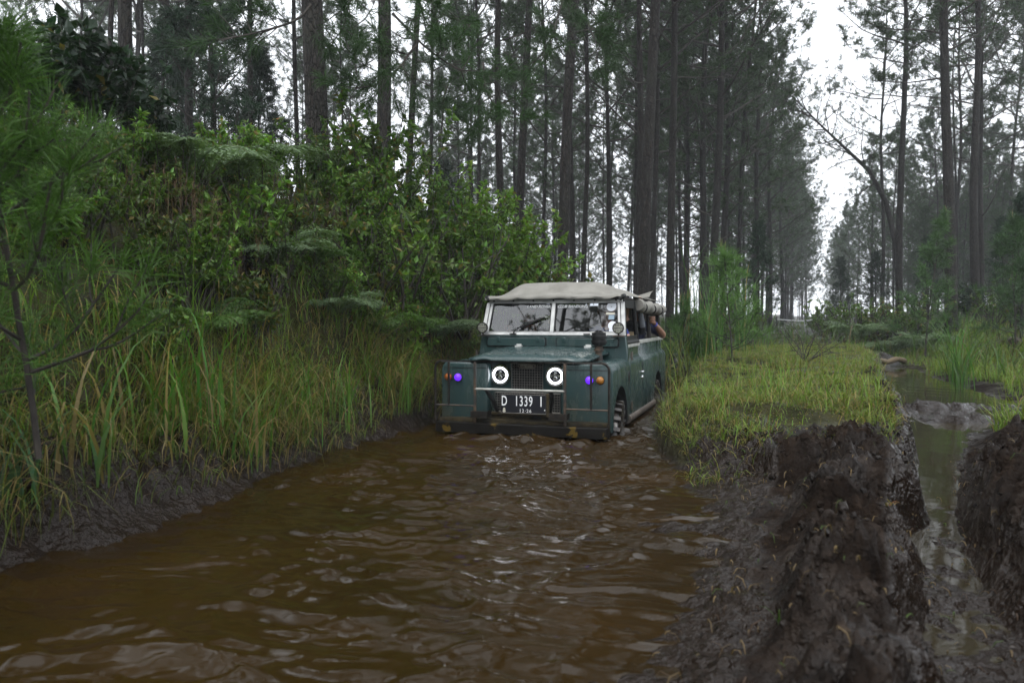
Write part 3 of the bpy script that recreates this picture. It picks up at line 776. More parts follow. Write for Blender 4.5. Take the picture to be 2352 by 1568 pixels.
def fin(name, bm, mat, parent=truck, bevel=0.0, seg=2, smooth=True, angle=35):
    for v in bm.verts: v.co.z += GZ
    me = bpy.data.meshes.new(name)
    bmesh.ops.recalc_face_normals(bm, faces=bm.faces[:])
    bm.to_mesh(me); bm.free()
    for m in (mat if isinstance(mat, (list, tuple)) else [mat]): me.materials.append(m)
    o = link(name, me, parent)
    if bevel:
        b = o.modifiers.new("bevel", 'BEVEL'); b.width = bevel; b.segments = seg; b.limit_method = 'ANGLE'; b.angle_limit = math.radians(40)
    if smooth:
        for p in me.polygons: p.use_smooth = True
        try: me.set_sharp_from_angle(angle=math.radians(angle))
        except Exception: pass
    return o
def bx(bm, x0, x1, y0, y1, z0, z1, mi=0):
    vs = [bm.verts.new(p) for p in ((x0, y0, z0), (x1, y0, z0), (x1, y1, z0), (x0, y1, z0), (x0, y0, z1), (x1, y0, z1), (x1, y1, z1), (x0, y1, z1))]
    for f in ((3, 2, 1, 0), (4, 5, 6, 7), (0, 1, 5, 4), (1, 2, 6, 5), (2, 3, 7, 6), (3, 0, 4, 7)):
        bm.faces.new([vs[i] for i in f]).material_index = mi
    return vs
def tb(bm, path, r, n=8, cap=True, mi=0):
    V, q = tube_np(np.array(path, float), r, n)
    vs = [bm.verts.new(v) for v in V]
    for f in q: bm.faces.new([vs[i] for i in f]).material_index = mi
    if cap:
        bm.faces.new(vs[:n][::-1]).material_index = mi; bm.faces.new(vs[-n:]).material_index = mi
def lathe(bm, c, axis, prof, n=24, mi=0):
    """prof: (distance along axis, radius) pairs"""
    ax = Vector(axis).normalized(); u = ax.orthogonal().normalized(); w = ax.cross(u); rings = []
    for a, r in prof:
        rings.append([bm.verts.new(Vector(c) + ax * a + (u * math.cos(2 * math.pi * k / n) + w * math.sin(2 * math.pi * k / n)) * r) for k in range(n)])
    for A, B in zip(rings, rings[1:]):
        for k in range(n): bm.faces.new((A[k], A[(k + 1) % n], B[(k + 1) % n], B[k])).material_index = mi
    bm.faces.new(rings[0][::-1]).material_index = mi; bm.faces.new(rings[-1]).material_index = mi
def prism(bm, pts, a0, a1, f, mi=0):
    """extrude a 2-D outline between a0 and a1; f(u, v, a) gives the point"""
    A = [bm.verts.new(f(u, v, a0)) for u, v in pts]; B = [bm.verts.new(f(u, v, a1)) for u, v in pts]; n = len(pts)
    bm.faces.new(A).material_index = mi; bm.faces.new(B[::-1]).material_index = mi
    for k in range(n): bm.faces.new((A[k], B[k], B[(k + 1) % n], A[(k + 1) % n])).material_index = mi
def NB(): return bmesh.new()
def arc(cx, cy, r, a0, a1, n): return [(cx + r * math.cos(math.radians(a0 + (a1 - a0) * i / n)), cy + r * math.sin(math.radians(a0 + (a1 - a0) * i / n))) for i in range(n + 1)]
def bool_cut(o, cutters):
    for c in cutters:
        b = o.modifiers.new("cut", 'BOOLEAN'); b.operation = 'DIFFERENCE'; b.solver = 'EXACT'; b.object = c
        try: b.material_mode = 'TRANSFER'
        except Exception: pass
    dg = bpy.context.evaluated_depsgraph_get(); dg.update()
    me = bpy.data.meshes.new_from_object(o.evaluated_get(dg)); o.modifiers.clear(); old = o.data; o.data = me
    for p in me.polygons: p.use_smooth = True
    me.set_sharp_from_angle(angle=math.radians(35))
    for c in cutters: bpy.data.objects.remove(c)
def text_mesh(name, s, size, mat, parent, loc, rot=(math.pi / 2, 0, 0), shear=0.0, sx=1.0, bold=0.0, spacing=1.0, ext=.0015, align='CENTER'):
    c = bpy.data.curves.new("lettering", 'FONT'); c.body = s; c.size = size; c.extrude = ext; c.shear = shear; c.offset = bold; c.space_character = spacing
    c.align_x = align; c.align_y = 'CENTER'; c.resolution_u = 3
    t = bpy.data.objects.new("lettering", c); COL.objects.link(t)
    dg = bpy.context.evaluated_depsgraph_get(); dg.update()
    me = bpy.data.meshes.new_from_object(t.evaluated_get(dg)); bpy.data.objects.remove(t); bpy.data.curves.remove(c)
    me.materials.clear(); me.materials.append(mat)
    return link(name, me, parent, (loc[0], loc[1], loc[2] + GZ), rot, (sx, 1, 1))

P_ = TM['paint']
# --- front wings, each one shell with its wheel arch cut out
for sg in (-1, 1):
    bm = NB(); pts = [(.355, .05), (.355, .665), (.74, .675)] + arc(.745, .595, .080, 90, 0, 5) + [(.825, .05)]
    prism(bm, [(sg * x, z) for x, z in pts], 0.0, .955, lambda u, v, a: (u, a, v))
    o = fin("front_wing", bm, [P_, TM['dark']], bevel=.022, seg=3)
    cut = NB(); lathe(cut, (sg * .46, .42, .06), (sg, 0, 0), [(0, .385), (.6, .385)], 40, 0); c1 = fin("cutter", cut, TM['dark'], None)
    c1.matrix_world = Matrix.Translation(TRUCK_LOC) @ Matrix.Rotation(-PHI, 4, 'Z')
    cut = NB(); bx(cut, sg * .46, sg * 1.06, .10, .745, -.3, .05); c2 = fin("cutter", cut, TM['dark'], None); c2.matrix_world = c1.matrix_world.copy()
    bpy.context.view_layer.update()
    bool_cut(o, [c1, c2])
    # top crease of the wing front
    bm = NB(); bx(bm, sg * .37, sg * .79, -.004, .001, .612, .617); fin("wing_crease", bm, TM['gasket'], o, smooth=False)
# --- radiator panel between the wings, with the wire grille in front of a dark opening
bm = NB(); bx(bm, -.36, .36, .13, .16, .12, .665); panel = fin("grille_panel", bm, P_)
bm = NB(); bx(bm, -.145, .145, .118, .128, .285, .655); bx(bm, -.31, .31, .118, .128, .205, .375); fin("grille_opening", bm, TM['dark'], panel, smooth=False)
bm = NB()
for i in range(13): x = -.150 + i * .300 / 12; tb(bm, [(x, .100, .385), (x, .100, .655)], .0026, 4)
for i in range(12): z = .390 + i * .265 / 11; tb(bm, [(-.150, .104, z), (.150, .104, z)], .0026, 4)
for i in range(27): x = -.315 + i * .630 / 26; tb(bm, [(x, .098, .21), (x, .098, .38)], .0024, 4)
for i in range(8): z = .212 + i * .166 / 7; tb(bm, [(-.315, .102, z), (.315, .102, z)], .0024, 4)
for a, b, c, d in ((-.153, .153, .385, .66), (-.32, .32, .205, .383)):
    tb(bm, [(a, .101, c), (b, .101, c), (b, .101, d), (a, .101, d), (a, .101, c)], .006, 6)
fin("grille", bm, TM['mesh'], panel, smooth=False)
bm = NB(); pts = [(.088 * math.copysign(abs(math.cos(t)) ** .7, math.cos(t)), .030 * math.copysign(abs(math.sin(t)) ** .75, math.sin(t))) for t in np.linspace(0, 2 * math.pi, 28, endpoint=False)]
prism(bm, pts, .085, .097, lambda u, v, a: (u, a, v + .637)); bd = fin("badge", bm, TM['rim'], bevel=.003)
text_mesh("badge_lettering", "LAND", .026, TM['led'], bd, (-.032, .084, .647)); text_mesh("badge_lettering", "ROVER", .026, TM['led'], bd, (.022, .084, .627))
bm = NB()
for x in (-.068, .068): bm = NB(); lathe(bm, (x, .086, .637), (0, -1, 0), [(0, .008), (.004, .007)], 8); fin("badge_screw", bm, TM['black'], bd)
# --- headlights with lit halo rings
for sx_ in (-.260, .274):
    c = (sx_, .128, .548)
    bm = NB(); lathe(bm, c, (0, -1, 0), [(0, .103), (.028, .100), (.042, .094), (.042, .086), (.03, .086)], 36); hl = fin("headlight", bm, TM['chrome'])
    bm = NB(); lathe(bm, c, (0, -1, 0), [(.028, .0855), (.036, .083), (.040, .02)], 36); fin("lens", bm, TM['lens'], hl)
    bm = NB(); n = 40
    for k in range(n):
        for j in range(8): pass
    V = [[bm.verts.new((c[0] + (.066 + .0100 * math.cos(j * math.pi / 4)) * math.cos(2 * math.pi * k / n), c[1] - .043 - .006 * math.sin(j * math.pi / 4), c[2] + (.066 + .0100 * math.cos(j * math.pi / 4)) * math.sin(2 * math.pi * k / n))) for j in range(8)] for k in range(n)]
    for k in range(n):
        for j in range(8): bm.faces.new((V[k][j], V[(k + 1) % n][j], V[(k + 1) % n][(j + 1) % 8], V[k][(j + 1) % 8]))
    fin("halo_ring", bm, TM['halo'], hl)
    for dz, r in ((-.022, .021), (.025, .014)):
        bm = NB(); lathe(bm, (c[0], c[1] - .038, c[2] + dz), (0, -1, 0), [(0, r), (.009, r), (.010, r * .72), (.004, r * .68)], 18); fin("projector", bm, TM['chrome'], hl)
    bm = NB()
    for dx in (-.040, .040): bx(bm, c[0] + dx - .008, c[0] + dx + .008, c[1] - .048, c[1] - .038, c[2] - .009, c[2] + .009)
    bx(bm, c[0] - .03, c[0] + .03, c[1] - .046, c[1] - .039, c[2] + .004, c[2] + .008)
    fin("reflector", bm, TM['led'], hl, smooth=False)
# --- side lamps on the wings
for x, mt, nm in ((-.748, 'orange', 'indicator'), (-.648, 'purple', 'marker_lamp'), (.615, 'purple', 'marker_lamp'), (.712, 'amber', 'indicator')):
    bm = NB(); lathe(bm, (x, 0, .525), (0, -1, 0), [(0, .040), (.012, .040), (.014, .036)], 20); b_ = fin("lamp_base", bm, TM['black'])
    bm = NB(); lathe(bm, (x, -.012, .525), (0, -1, 0), [(0, .036), (.012, .034), (.024, .026), (.031, .013), (.033, .003)], 20); lp = fin(nm, bm, TM[mt], b_)
    bm = NB(); lathe(bm, (x + .026, -.030, .527), (0, -1, 0), [(0, .004), (.004, .004)], 6); fin("lamp_screw", bm, TM['black'], b_)
# --- bonnet
bm = NB(); nu, nv = 21, 12; G = []
for j in range(nv):
    v = j / (nv - 1); y = -.045 + 1.03 * v; row = []
    for i in range(nu):
        u = -1 + 2 * i / (nu - 1); hw = .575 + .035 * v - .07 * max(0, 1 - v * 6) ** 2 ; x = u * hw
        crown = .020 * (1 - u * u)
        shoulder = -.030 * max(0, (abs(u) - .82) / .18) ** 1.6 * min(1, .35 + v * 3)
        front = -.048 * max(0, 1 - v * 9) ** 2 * (1 - .75 * u * u)
        z = .716 + .056 * v + crown * 1.3 + shoulder + front + .016 * math.exp(-((abs(u) - .74) / .07) ** 2) * (1 - .4 * v)
        row.append(bm.verts.new((x, y, z)))
    G.append(row)
for j in range(nv - 1):
    for i in range(nu - 1): bm.faces.new((G[j][i], G[j][i + 1], G[j + 1][i + 1], G[j + 1][i]))
bon = fin("bonnet", bm, P_, angle=50)
sol = bon.modifiers.new("thick", 'SOLIDIFY'); sol.thickness = .022; sol.offset = -1
bm = NB(); bx(bm, -.35, .35, .175, .955, .40, .665); fin("engine_bay", bm, TM['dark'], smooth=False)
for x in (-.37, .37):
    bm = NB(); bx(bm, x - .01, x + .065, .90, .965, .778, .800); bx(bm, x + .0, x + .055, .93, .985, .795, .815); h_ = fin("bonnet_hinge", bm, TM['alu'], bevel=.003)
    bm = NB(); tb(bm, [(x - .085, .955, .795), (x + .01, .955, .795)], .010, 8); fin("hinge_pin", bm, P_, h_)
# --- bulkhead with its two vent flaps
bm = NB(); prism(bm, [(-.80, .10), (.80, .10), (.80, .70), (.775, .905), (-.775, .905), (-.80, .70)], .96, 1.04, lambda u, v, a: (u, a, v)); fin("bulkhead", bm, P_, bevel=.012)
for sg in (-1, 1):
    x0, x1 = (.05, .71); pts = []
    def rr(a0, a1, b0, b1, r):
        return arc(a1 - r, b1 - r, r, 0, 90, 4) + arc(a0 + r, b1 - r, r, 90, 180, 4) + arc(a0 + r, b0 + r, r, 180, 270, 4) + arc(a1 - r, b0 + r, r, 270, 360, 4)
    bm = NB(); prism(bm, [(sg * u, v) for u, v in rr(x0, x1, .782, .886, .025)], .952, .962, lambda u, v, a: (u, a, v)); rim_ = fin("vent_gasket", bm, TM['gasket'], smooth=False)
    bm = NB(); prism(bm, [(sg * u, v) for u, v in rr(x0 + .012, x1 - .012, .794, .878, .02)], .938, .956, lambda u, v, a: (u, a, v)); vf = fin("vent_flap", bm, P_, bevel=.004)
    for hx in (.14, .57):
        bm = NB(); bx(bm, sg * hx - .020, sg * hx + .020, .930, .944, .836, .886); fin("flap_hinge", bm, P_, vf, bevel=.004)
# --- windscreen
def ws(u, t):      # u across in metres at the foot, t 0..1 up the raked frame
    return (u * (1 - .045 * t), .985 + .115 * t, .908 + .372 * t)
def ws_bar(bm, u0, u1, t0, t1, th=.03):
    pts = [ws(u0, t0), ws(u1, t0), ws(u1, t1), ws(u0, t1)]
    A = [bm.verts.new((p[0], p[1] - th, p[2])) for p in pts]; B = [bm.verts.new((p[0], p[1] + .012, p[2])) for p in pts]
    bm.faces.new(A); bm.faces.new(B[::-1])
    for k in range(4): bm.faces.new((A[k], B[k], B[(k + 1) % 4], A[(k + 1) % 4]))
bm = NB()
ws_bar(bm, -.775, .775, 0, .075); ws_bar(bm, -.755, .755, .925, 1.0)
for sg in (-1, 1):
    ws_bar(bm, *sorted((sg * .775, sg * .735)), .077, .923); ws_bar(bm, *sorted((sg * .729, sg * .700)), .077, .923, .024)
    ws_bar(bm, *sorted((sg * .732, sg * .022)), .895, .923, .022); ws_bar(bm, *sorted((sg * .732, sg * .022)), .078, .098, .022)
ws_bar(bm, -.021, .021, .076, .924, .026)
wf = fin("windscreen_frame", bm, TM['alu'], bevel=.004)
for sg in (-1, 1):
    bm = NB(); a, b = sorted((sg * .02, sg * .702)); q = [ws(a, .09), ws(b, .09), ws(b, .905), ws(a, .905)]
    bm.faces.new([bm.verts.new(p) for p in q]); fin("windscreen_pane", bm, TM['glass'], wf, smooth=False)
    bm = NB()
    for (a, b, c, d) in ((sg * .70, sg * .02, .098, .108), (sg * .70, sg * .02, .885, .895)): ws_bar(bm, min(a, b), max(a, b), c, d, .014)
    for (a, b) in ((sg * .700, sg * .692), (sg * .022, sg * .030)): ws_bar(bm, min(a, b), max(a, b), .108, .885, .014)
    fin("pane_seal", bm, TM['gasket'], wf, smooth=False)
rk = math.pi / 2 - math.atan2(.115, .372)
def on_glass(u, t, off=.006): p = ws(u, t); return (p[0], p[1] - off, p[2])
text_mesh("windscreen_lettering", "LAND ROVER", .042, TM['white'], wf, on_glass(-.172, .80), (rk, 0, 0), .22, 1.0, .0012)
text_mesh("windscreen_lettering", "CLUB BANDUNG", .042, TM['white'], wf, on_glass(.208, .80), (rk, 0, 0), .22, 1.0, .0012)
def disc(nm, u, t, r, mt, par=wf, squash=1.0):
    bm = NB(); c = Vector(on_glass(u, t)); ex = Vector((1, 0, 0)); ey = (Vector(ws(0, 1)) - Vector(ws(0, 0))).normalized()
    bm.faces.new([bm.verts.new(c + ex * r * math.cos(k * math.pi / 14) + ey * r * squash * math.sin(k * math.pi / 14)) for k in range(28)]); return fin(nm, bm, TM[mt], par, smooth=False)
def rect(nm, u, t, w, h, mt, par=wf):
    bm = NB(); c = Vector(on_glass(u, t, .005)); ex = Vector((1, 0, 0)); ey = (Vector(ws(0, 1)) - Vector(ws(0, 0))).normalized()
    bm.faces.new([bm.verts.new(c + ex * a * w / 2 + ey * b * h / 2) for a, b in ((-1, -1), (1, -1), (1, 1), (-1, 1))]); return fin(nm, bm, TM[mt], par, smooth=False)
disc("round_sticker", .632, .79, .049, 'sticker'); disc("round_sticker", .64, .27, .047, 'sticker')
disc("sticker_centre", .632, .79, .007, 'gasket'); rect("paper_sticker", .62, .60, .092, .022, 'cream'); rect("paper_sticker", .63, .50, .06, .05, 'blue'); rect("paper_sticker", .645, .14, .085, .025, 'sticker')
# wiper, parked across the driver's pane
bm = NB(); tb(bm, [on_glass(-.415, .02, .035), on_glass(-.40, .12, .045), on_glass(-.34, .24, .035), on_glass(-.24, .35, .028)], .006, 6)
tb(bm, [on_glass(-.34, .20, .022), on_glass(-.24, .34, .020), on_glass(-.135, .46, .020), on_glass(-.085, .50, .020)], [.010, .016, .014, .006], 6); fin("wiper", bm, TM['gasket'], wf)
for x in (-.415, .378): bm = NB(); bx(bm, x - .034, x + .034, .94, .96, .918, .926); fin("bracket", bm, TM['gasket'], wf, smooth=False)
# --- round work lamps at the corners of the screen
for x, y_ in ((-.735, .90), (.715, .88)):
    c = (x, y_, .985)
    bm = NB(); lathe(bm, c, (0, -1, 0), [(-.045, .02), (-.03, .05), (0, .058), (.018, .058), (.020, .050), (.012, .050)], 26); wl_ = fin("work_lamp", bm, TM['black'])
    bm = NB(); lathe(bm, c, (0, -1, 0), [(.008, .049), (.014, .047)], 26); fin("lamp_glass", bm, TM['led'], wl_)
    bm = NB(); bx(bm, x - .048, x + .048, y_ - .018, y_ - .013, .978, .992)
    for dx in (-.025, 0, .025):
        for dz in (-.028, .028): lathe(bm, (x + dx, y_ - .013, .985 + dz), (0, -1, 0), [(0, .011), (.004, .008)], 8)
    fin("lamp_reflector", bm, TM['mesh'], wl_)
    bm = NB(); tb(bm, [(x, y_ + .0, .93), (x, y_ + .02, .905), (x * .98, y_ + .08, .90)], .010, 6); bx(bm, x - .055, x + .055, y_ - .01, y_ + .06, .898, .908); fin("lamp_bracket", bm, TM['rusty'], wl_)
# --- air intake with its black bowl
bm = NB(); lathe(bm, (.575, .60, .66), (0, 0, 1), [(0, .055), (.012, .055), (.014, .036), (.10, .034), (.105, .046), (.125, .046), (.130, .036), (.17, .040)], 20); ai = fin("air_intake", bm, TM['rusty'])
bm = NB(); lathe(bm, (.575, .60, .815), (0, 0, 1), [(0, .048), (.012, .066), (.03, .070), (.034, .074), (.05, .074), (.054, .068), (.07, .068), (.074, .077), (.095, .077), (.10, .070), (.125, .068), (.135, .035), (.15, .03)], 24); fin("intake_bowl", bm, TM['gasket'], ai)
# --- bumper and the brush guard
bm = NB(); prism(bm, [(-.815, -.16), (-.80, -.185), (.80, -.185), (.815, -.16), (.815, -.06), (-.815, -.06)], .028, .122, lambda u, v, a: (u, v, a)); fin("bumper", bm, TM['bumper'], bevel=.006)
bm = NB(); bx(bm, -.79, .79, -.12, .05, .1215, .152); fin("bumper_tread", bm, TM['chassis'], bevel=.004)
bm = NB(); bx(bm, -.35, .35, .0, .10, .07, .205); bx(bm, -.34, .34, -.03, .04, .185, .212); fin("chassis_cross_member", bm, TM['chassis'], bevel=.008)
bm = NB(); lathe(bm, (.13, -.003, .145), (0, -1, 0), [(0, .045), (.004, .044)], 20); fin("crank_hole", bm, TM['dark'], smooth=False)
YG = -.150
bm = NB()
tb(bm, [(-.82, YG, .12), (-.82, YG, .60)] + [(x, YG, z) for x, z in arc(-.755, .62, .065, 180, 90, 6)] + [(x, YG, z) for x, z in arc(.755, .62, .065, 90, 0, 6)] + [(.82, YG, .60), (.82, YG, .12)], .0115, 8)
fin("guard_hoop", bm, TM['black'])
bm = NB()
for x in (-.425, .425): bx(bm, x - .012, x + .012, YG - .010, YG + .010, .12, .676)
fin("guard_upright", bm, TM['rusty'], bevel=.003)
bm = NB()
for x in (-.685, .660): bx(bm, x - .010, x + .010, YG - .008, YG + .008, .275, .678)
fin("guard_upright", bm, TM['black'], bevel=.003)
for sg in (-1, 1): bm = NB(); tb(bm, [(sg * .82, YG, .275), (sg * .425, YG, .275)], .009, 6); fin("guard_rail", bm, TM['rusty'])
bm = NB(); tb(bm, [(-.425, YG, .432), (.425, YG, .432)], .011, 8); fin("guard_cross_rail", bm, TM['rail'])
for sg in (-1, 1):
    bm = NB(); bx(bm, sg * .37 - .082, sg * .37 + .082, YG - .05, YG + .07, .175, .183); bx(bm, sg * .37 - .082, sg * .37 - .076, YG - .05, YG + .07, .183, .235); bx(bm, sg * .37 + .076, sg * .37 + .082, YG - .05, YG + .07, .183, .235); bx(bm, sg * .37 - .076, sg * .37 + .076, YG - .05, YG - .044, .183, .235)
    fin("step_tray", bm, TM['black'], bevel=.002)
    bm = NB(); tb(bm, [(sg * .31 - .03, YG + .05, .43), (sg * .285, YG + .09, .33), (sg * .25, YG + .13, .22)], .020, 6); fin("guard_stay", bm, TM['gasket'])
# --- number plate
bm = NB(); bx(bm, -.163, .257, YG - .022, YG - .014, .226, .393); plate = fin("number_plate", bm, TM['plate'], bevel=.002)
bm = NB(); tb(bm, [(-.163, YG - .022, .226), (.257, YG - .022, .226), (.257, YG - .022, .393), (-.163, YG - .022, .393), (-.163, YG - .022, .226)], .003, 4); fin("plate_edge", bm, TM['mesh'], plate)
for s, x in (("D", -.133), ("1339", .050), ("I", .212)):
    text_mesh("plate_lettering", s, .128, TM['white'], plate, (x, YG - .023, .331), sx=.60 if s != "I" else .75, spacing=1.15, bold=.0008)
text_mesh("plate_lettering", "12·26", .044, TM['white'], plate, (.065, YG - .023, .248), sx=.95, spacing=1.25)
text_mesh("plate_lettering", ".", .09, TM['white'], plate, (.246, YG - .023, .283), sx=1)
bm = NB(); lathe(bm, (-.135, YG - .022, .260), (0, -1, 0), [(0, .012), (.002, .011)], 8); lathe(bm, (-.135, YG - .022, .242), (0, -1, 0), [(0, .015), (.002, .013)], 8); fin("plate_stamp", bm, TM['cream'], plate, smooth=False)
bm = NB(); bx(bm, .258, .280, YG - .016, YG + .02, .20, .41); fin("plate_bracket", bm, TM['chassis'])

# --- body sides: door, then rear quarter with its arch; shoulder, inset upper panel and capping
def side_profile(sg, zt=.80):
    pts = [(.74, .075), (.74, zt), (.765, zt), (.765, .690), (.775, .676)] + arc(.765, .605, .060, 78, 0, 5) + [(.825, .075)]
    return [(sg * x, z) for x, z in pts]
for sg in (-1, 1):
    bm = NB(); prism(bm, side_profile(sg, .78), .968, 1.852, lambda u, v, a: (u, a, v)); door = fin("door", bm, P_, bevel=.006)
    bm = NB(); tb(bm, [(sg * .826, 1.77, .50), (sg * .850, 1.77, .50), (sg * .850, 1.70, .50), (sg * .828, 1.68, .50)], .008, 6); lathe(bm, (sg * .826, 1.77, .44), (sg, 0, 0), [(0, .018), (.012, .016)], 10); fin("handle", bm, TM['chrome'], door)
    bm = NB(); bx(bm, *sorted((sg * .824, sg * .829)), 1.79, 1.825, .50, .60); fin("handle_recess", bm, TM['gasket'], door, smooth=False)
    for z in (.20, .70): bm = NB(); tb(bm, [(sg * .836, .985, z - .045), (sg * .836, .985, z + .045)], .011, 6); bx(bm, *sorted((sg * .820, sg * .832)), .985, 1.07, z - .02, z + .02); fin("door_hinge", bm, TM['rim'], door)
    bm = NB(); prism(bm, side_profile(sg), 1.862, 3.95, lambda u, v, a: (u, a, v)); o = fin("rear_quarter", bm, [P_, TM['dark']], bevel=.006)
    cut = NB(); lathe(cut, (sg * .70, 3.17, .04), (sg, 0, 0), [(0, .385), (.3, .385)], 40); c1 = fin("cutter", cut, TM['dark'], None); c1.matrix_world = Matrix.Translation(TRUCK_LOC) @ Matrix.Rotation(-PHI, 4, 'Z')
    cut = NB(); bx(cut, *sorted((sg * .70, sg * 1.0)), 2.83, 3.51, -.3, .04); c2 = fin("cutter", cut, TM['dark'], None); c2.matrix_world = c1.matrix_world.copy()
    bpy.context.view_layer.update(); bool_cut(o, [c1, c2])
    bm = NB()
    for k in range(10): lathe(bm, (sg * .765, 1.95 + k * .21, .735), (sg, 0, 0), [(0, .010), (.006, .006)], 8)
    fin("rivet", bm, TM['gasket'], o)
    bm = NB(); bx(bm, *sorted((sg * .725, sg * .790)), 1.865, 3.96, .802, .842); fin("body_capping", bm, TM['rail'], bevel=.006)
    bm = NB(); bx(bm, *sorted((sg * .735, sg * .785)), .975, 1.85, .782, .812); fin("door_capping", bm, TM['rail'], door, bevel=.004)
    bm = NB(); tb(bm, [(sg * .80, .90, .075), (sg * .80, 2.83, .055)], .046, 12); fin("sill_pipe", bm, TM['sill'])
    # wing oval badge hole and lower bracket
    bm = NB(); lathe(bm, (sg * .8245, .88, .50), (sg, 0, 0), [(0, .055), (.003, .054)], 16); w_ = fin("wing_vent", bm, TM['gasket'], smooth=False); w_.scale = (1, 1, 1)
    # side screen over the door: black frame round an open window
    bm = NB()
    def sbar(y0, z0, y1, z1, w):
        tb(bm, [(sg * .755, y0, z0), (sg * (.755 if z1 < 1.0 else .72), y1, z1)], w, 6)
    sbar(1.06, .815, 1.13, 1.265, .024); sbar(1.83, .815, 1.78, 1.265, .026); sbar(1.04, .83, 1.84, .83, .03)
    bx(bm, *sorted((sg * .705, sg * .735)), 1.10, 1.80, 1.19, 1.275)
    bx(bm, *sorted((sg * .748, sg * .765)), 1.08, 1.84, .815, .90)
    fin("side_screen", bm, TM['gasket'], bevel=.003)
    # roof posts
    for y, r in ((2.92, .026), (3.88, .024)):
        bm = NB(); tb(bm, [(sg * .745, y, .83), (sg * .725, y, 1.15), (sg * .715, y, 1.30)], r, 8); fin("roof_post", bm, TM['black'])
    bm = NB(); tb(bm, [(sg * .715, 1.12, 1.29), (sg * .715, 3.90, 1.27)], .018, 6); fin("roof_rail", bm, TM['black'])
bm = NB(); bx(bm, -.74, .74, 3.93, 3.965, .08, .80); fin("tailgate", bm, P_, bevel=.006)
bm = NB(); bx(bm, -.71, .71, 3.90, 3.912, .84, 1.27); fin("added_sky_blocker", bm, TM['canvas'])  # added canvas sheet, blocks the white sky showing through the cab from behind
bm = NB(); bx(bm, -.735, .735, 1.045, 3.925, .06, .12); bx(bm, -.56, .56, 1.9, 3.9, .12, .40); fin("load_floor", bm, TM['dark'], smooth=False)
bm = NB(); bx(bm, -.735, .735, 1.05, 1.12, .60, .905); fin("dashboard", bm, TM['dark'], bevel=.01)
bm = NB(); bx(bm, -.45, .45, -.02, 3.95, -.22, .05); fin("chassis", bm, TM['chassis'], smooth=False)
for x in (-.45, .0, .45):
    bm = NB(); bx(bm, x - .2, x + .2, 1.38, 1.80, .48, .58); bx(bm, x - .2, x + .2, 1.76, 1.84, .58, .93); fin("front_seat", bm, TM['seat'], bevel=.03, seg=3)
for sg in (-1, 1):
    bm = NB(); bx(bm, *sorted((sg * .32, sg * .72)), 2.0, 3.85, .52, .60); fin("bench_seat", bm, TM['seat'], bevel=.02)
bm = NB(); bx(bm, .60, .72, 2.12, 2.16, .80, .93); bx(bm, .30, .72, 2.10, 2.14, .60, .90); fin("seat_board", bm, TM['wood'], bevel=.004)
bm = NB(); lathe(bm, (-.42, 1.22, .92), (0, -.6, .8), [(0, .02), (.01, .02)], 10)
tb(bm, [(-.42 + .19 * math.cos(a), 1.22 + .19 * .8 * math.sin(a), .92 + .19 * .6 * math.sin(a)) for a in np.linspace(0, 2 * math.pi, 25)], .013, 6); tb(bm, [(-.61, 1.22, .92), (-.23, 1.22, .92)], .01, 6); fin("steering_wheel", bm, TM['seat'])

# --- canvas top: humped sheet with a hem in front and rolled sides
def roof_z(u, y):
    au = abs(u)
    s1 = float(sstep(1.08, 1.42, y)); hoop = .146 * s1
    sag = -.030 * (math.sin((y - 1.5) / 1.2 * math.pi) ** 2 if y > 1.5 else 0) - .055 * float(sstep(1.7, 3.9, y))
    side = 1 - float(sstep(.50, 1.0, au)) ** 1.15
    z = 1.322 + (hoop + sag * s1) * side + .012 * (1 - au)
    return z + .003 * math.sin(u * 17 + y * 5) * (1 - s1 * .5) + .004 * float(fbm(u * 4 + 5, y * 4, 3, 140))
bm = NB(); ys = list(np.linspace(1.045, 1.5, 12)) + list(np.linspace(1.6, 3.97, 22)); us = np.linspace(-1, 1, 33); G = []
hem = [bm.verts.new((u * .745, 1.000 + .008 * math.sin(u * 21), roof_z(u, 1.045) - .050 + .005 * math.sin(u * 13 + 1) + .028 * float(sstep(.72, .98, u)))) for u in us]; G.append(hem)
G.append([bm.verts.new((u * .748, 1.000 + .006 * math.sin(u * 17), roof_z(u, 1.045) - .022)) for u in us])
for y in ys: G.append([bm.verts.new((u * (.745 + .03 * float(sstep(1.2, 2.0, y))), y, roof_z(u, y))) for u in us])
for a, b in zip(G, G[1:]):
    for i in range(len(us) - 1): bm.faces.new((a[i], a[i + 1], b[i + 1], b[i]))
cv = fin("canvas_top", bm, TM['canvas'], angle=70); so = cv.modifiers.new("thick", 'SOLIDIFY'); so.thickness = .006
for sg in (-1, 1):
    nn_ = 46; path = [(sg * (.765 + .012 * math.sin(k * .9)), 1.84 + 2.13 * k / (nn_ - 1), 1.235 - .022 * math.sin(k / (nn_ - 1) * math.pi * 3) ** 2 - .02 * k / nn_) for k in range(nn_)]
    rad = [.062 + .008 * math.sin(k * 1.7) + .006 * math.sin(k * 2.9) - (.018 if k % 15 == 7 else 0) for k in range(nn_)]
    bm = NB(); tb(bm, path, rad, 12); ro = fin("rolled_side", bm, TM['canvas'], cv, angle=70)
    bm = NB()
    for k in (7, 22, 37):
        p = path[k]; tb(bm, [(p[0] + .056 * math.cos(a), p[1] + .004 * math.sin(a * 2), p[2] + .056 * math.sin(a)) for a in np.linspace(0, 2 * math.pi, 15)], .008, 5)
    fin("tie_strap", bm, TM['gasket'], cv)
bm = NB(); V = []
for j in range(8):
    for i in range(8):
        a, b = i / 7, j / 7; V.append(bm.verts.new((.46 + .22 * a, 3.35 + .4 * b, 1.355 + .02 * a + (.06 + .03 * a) * math.sin(b * math.pi * .5) - .02 * (1 - a))))
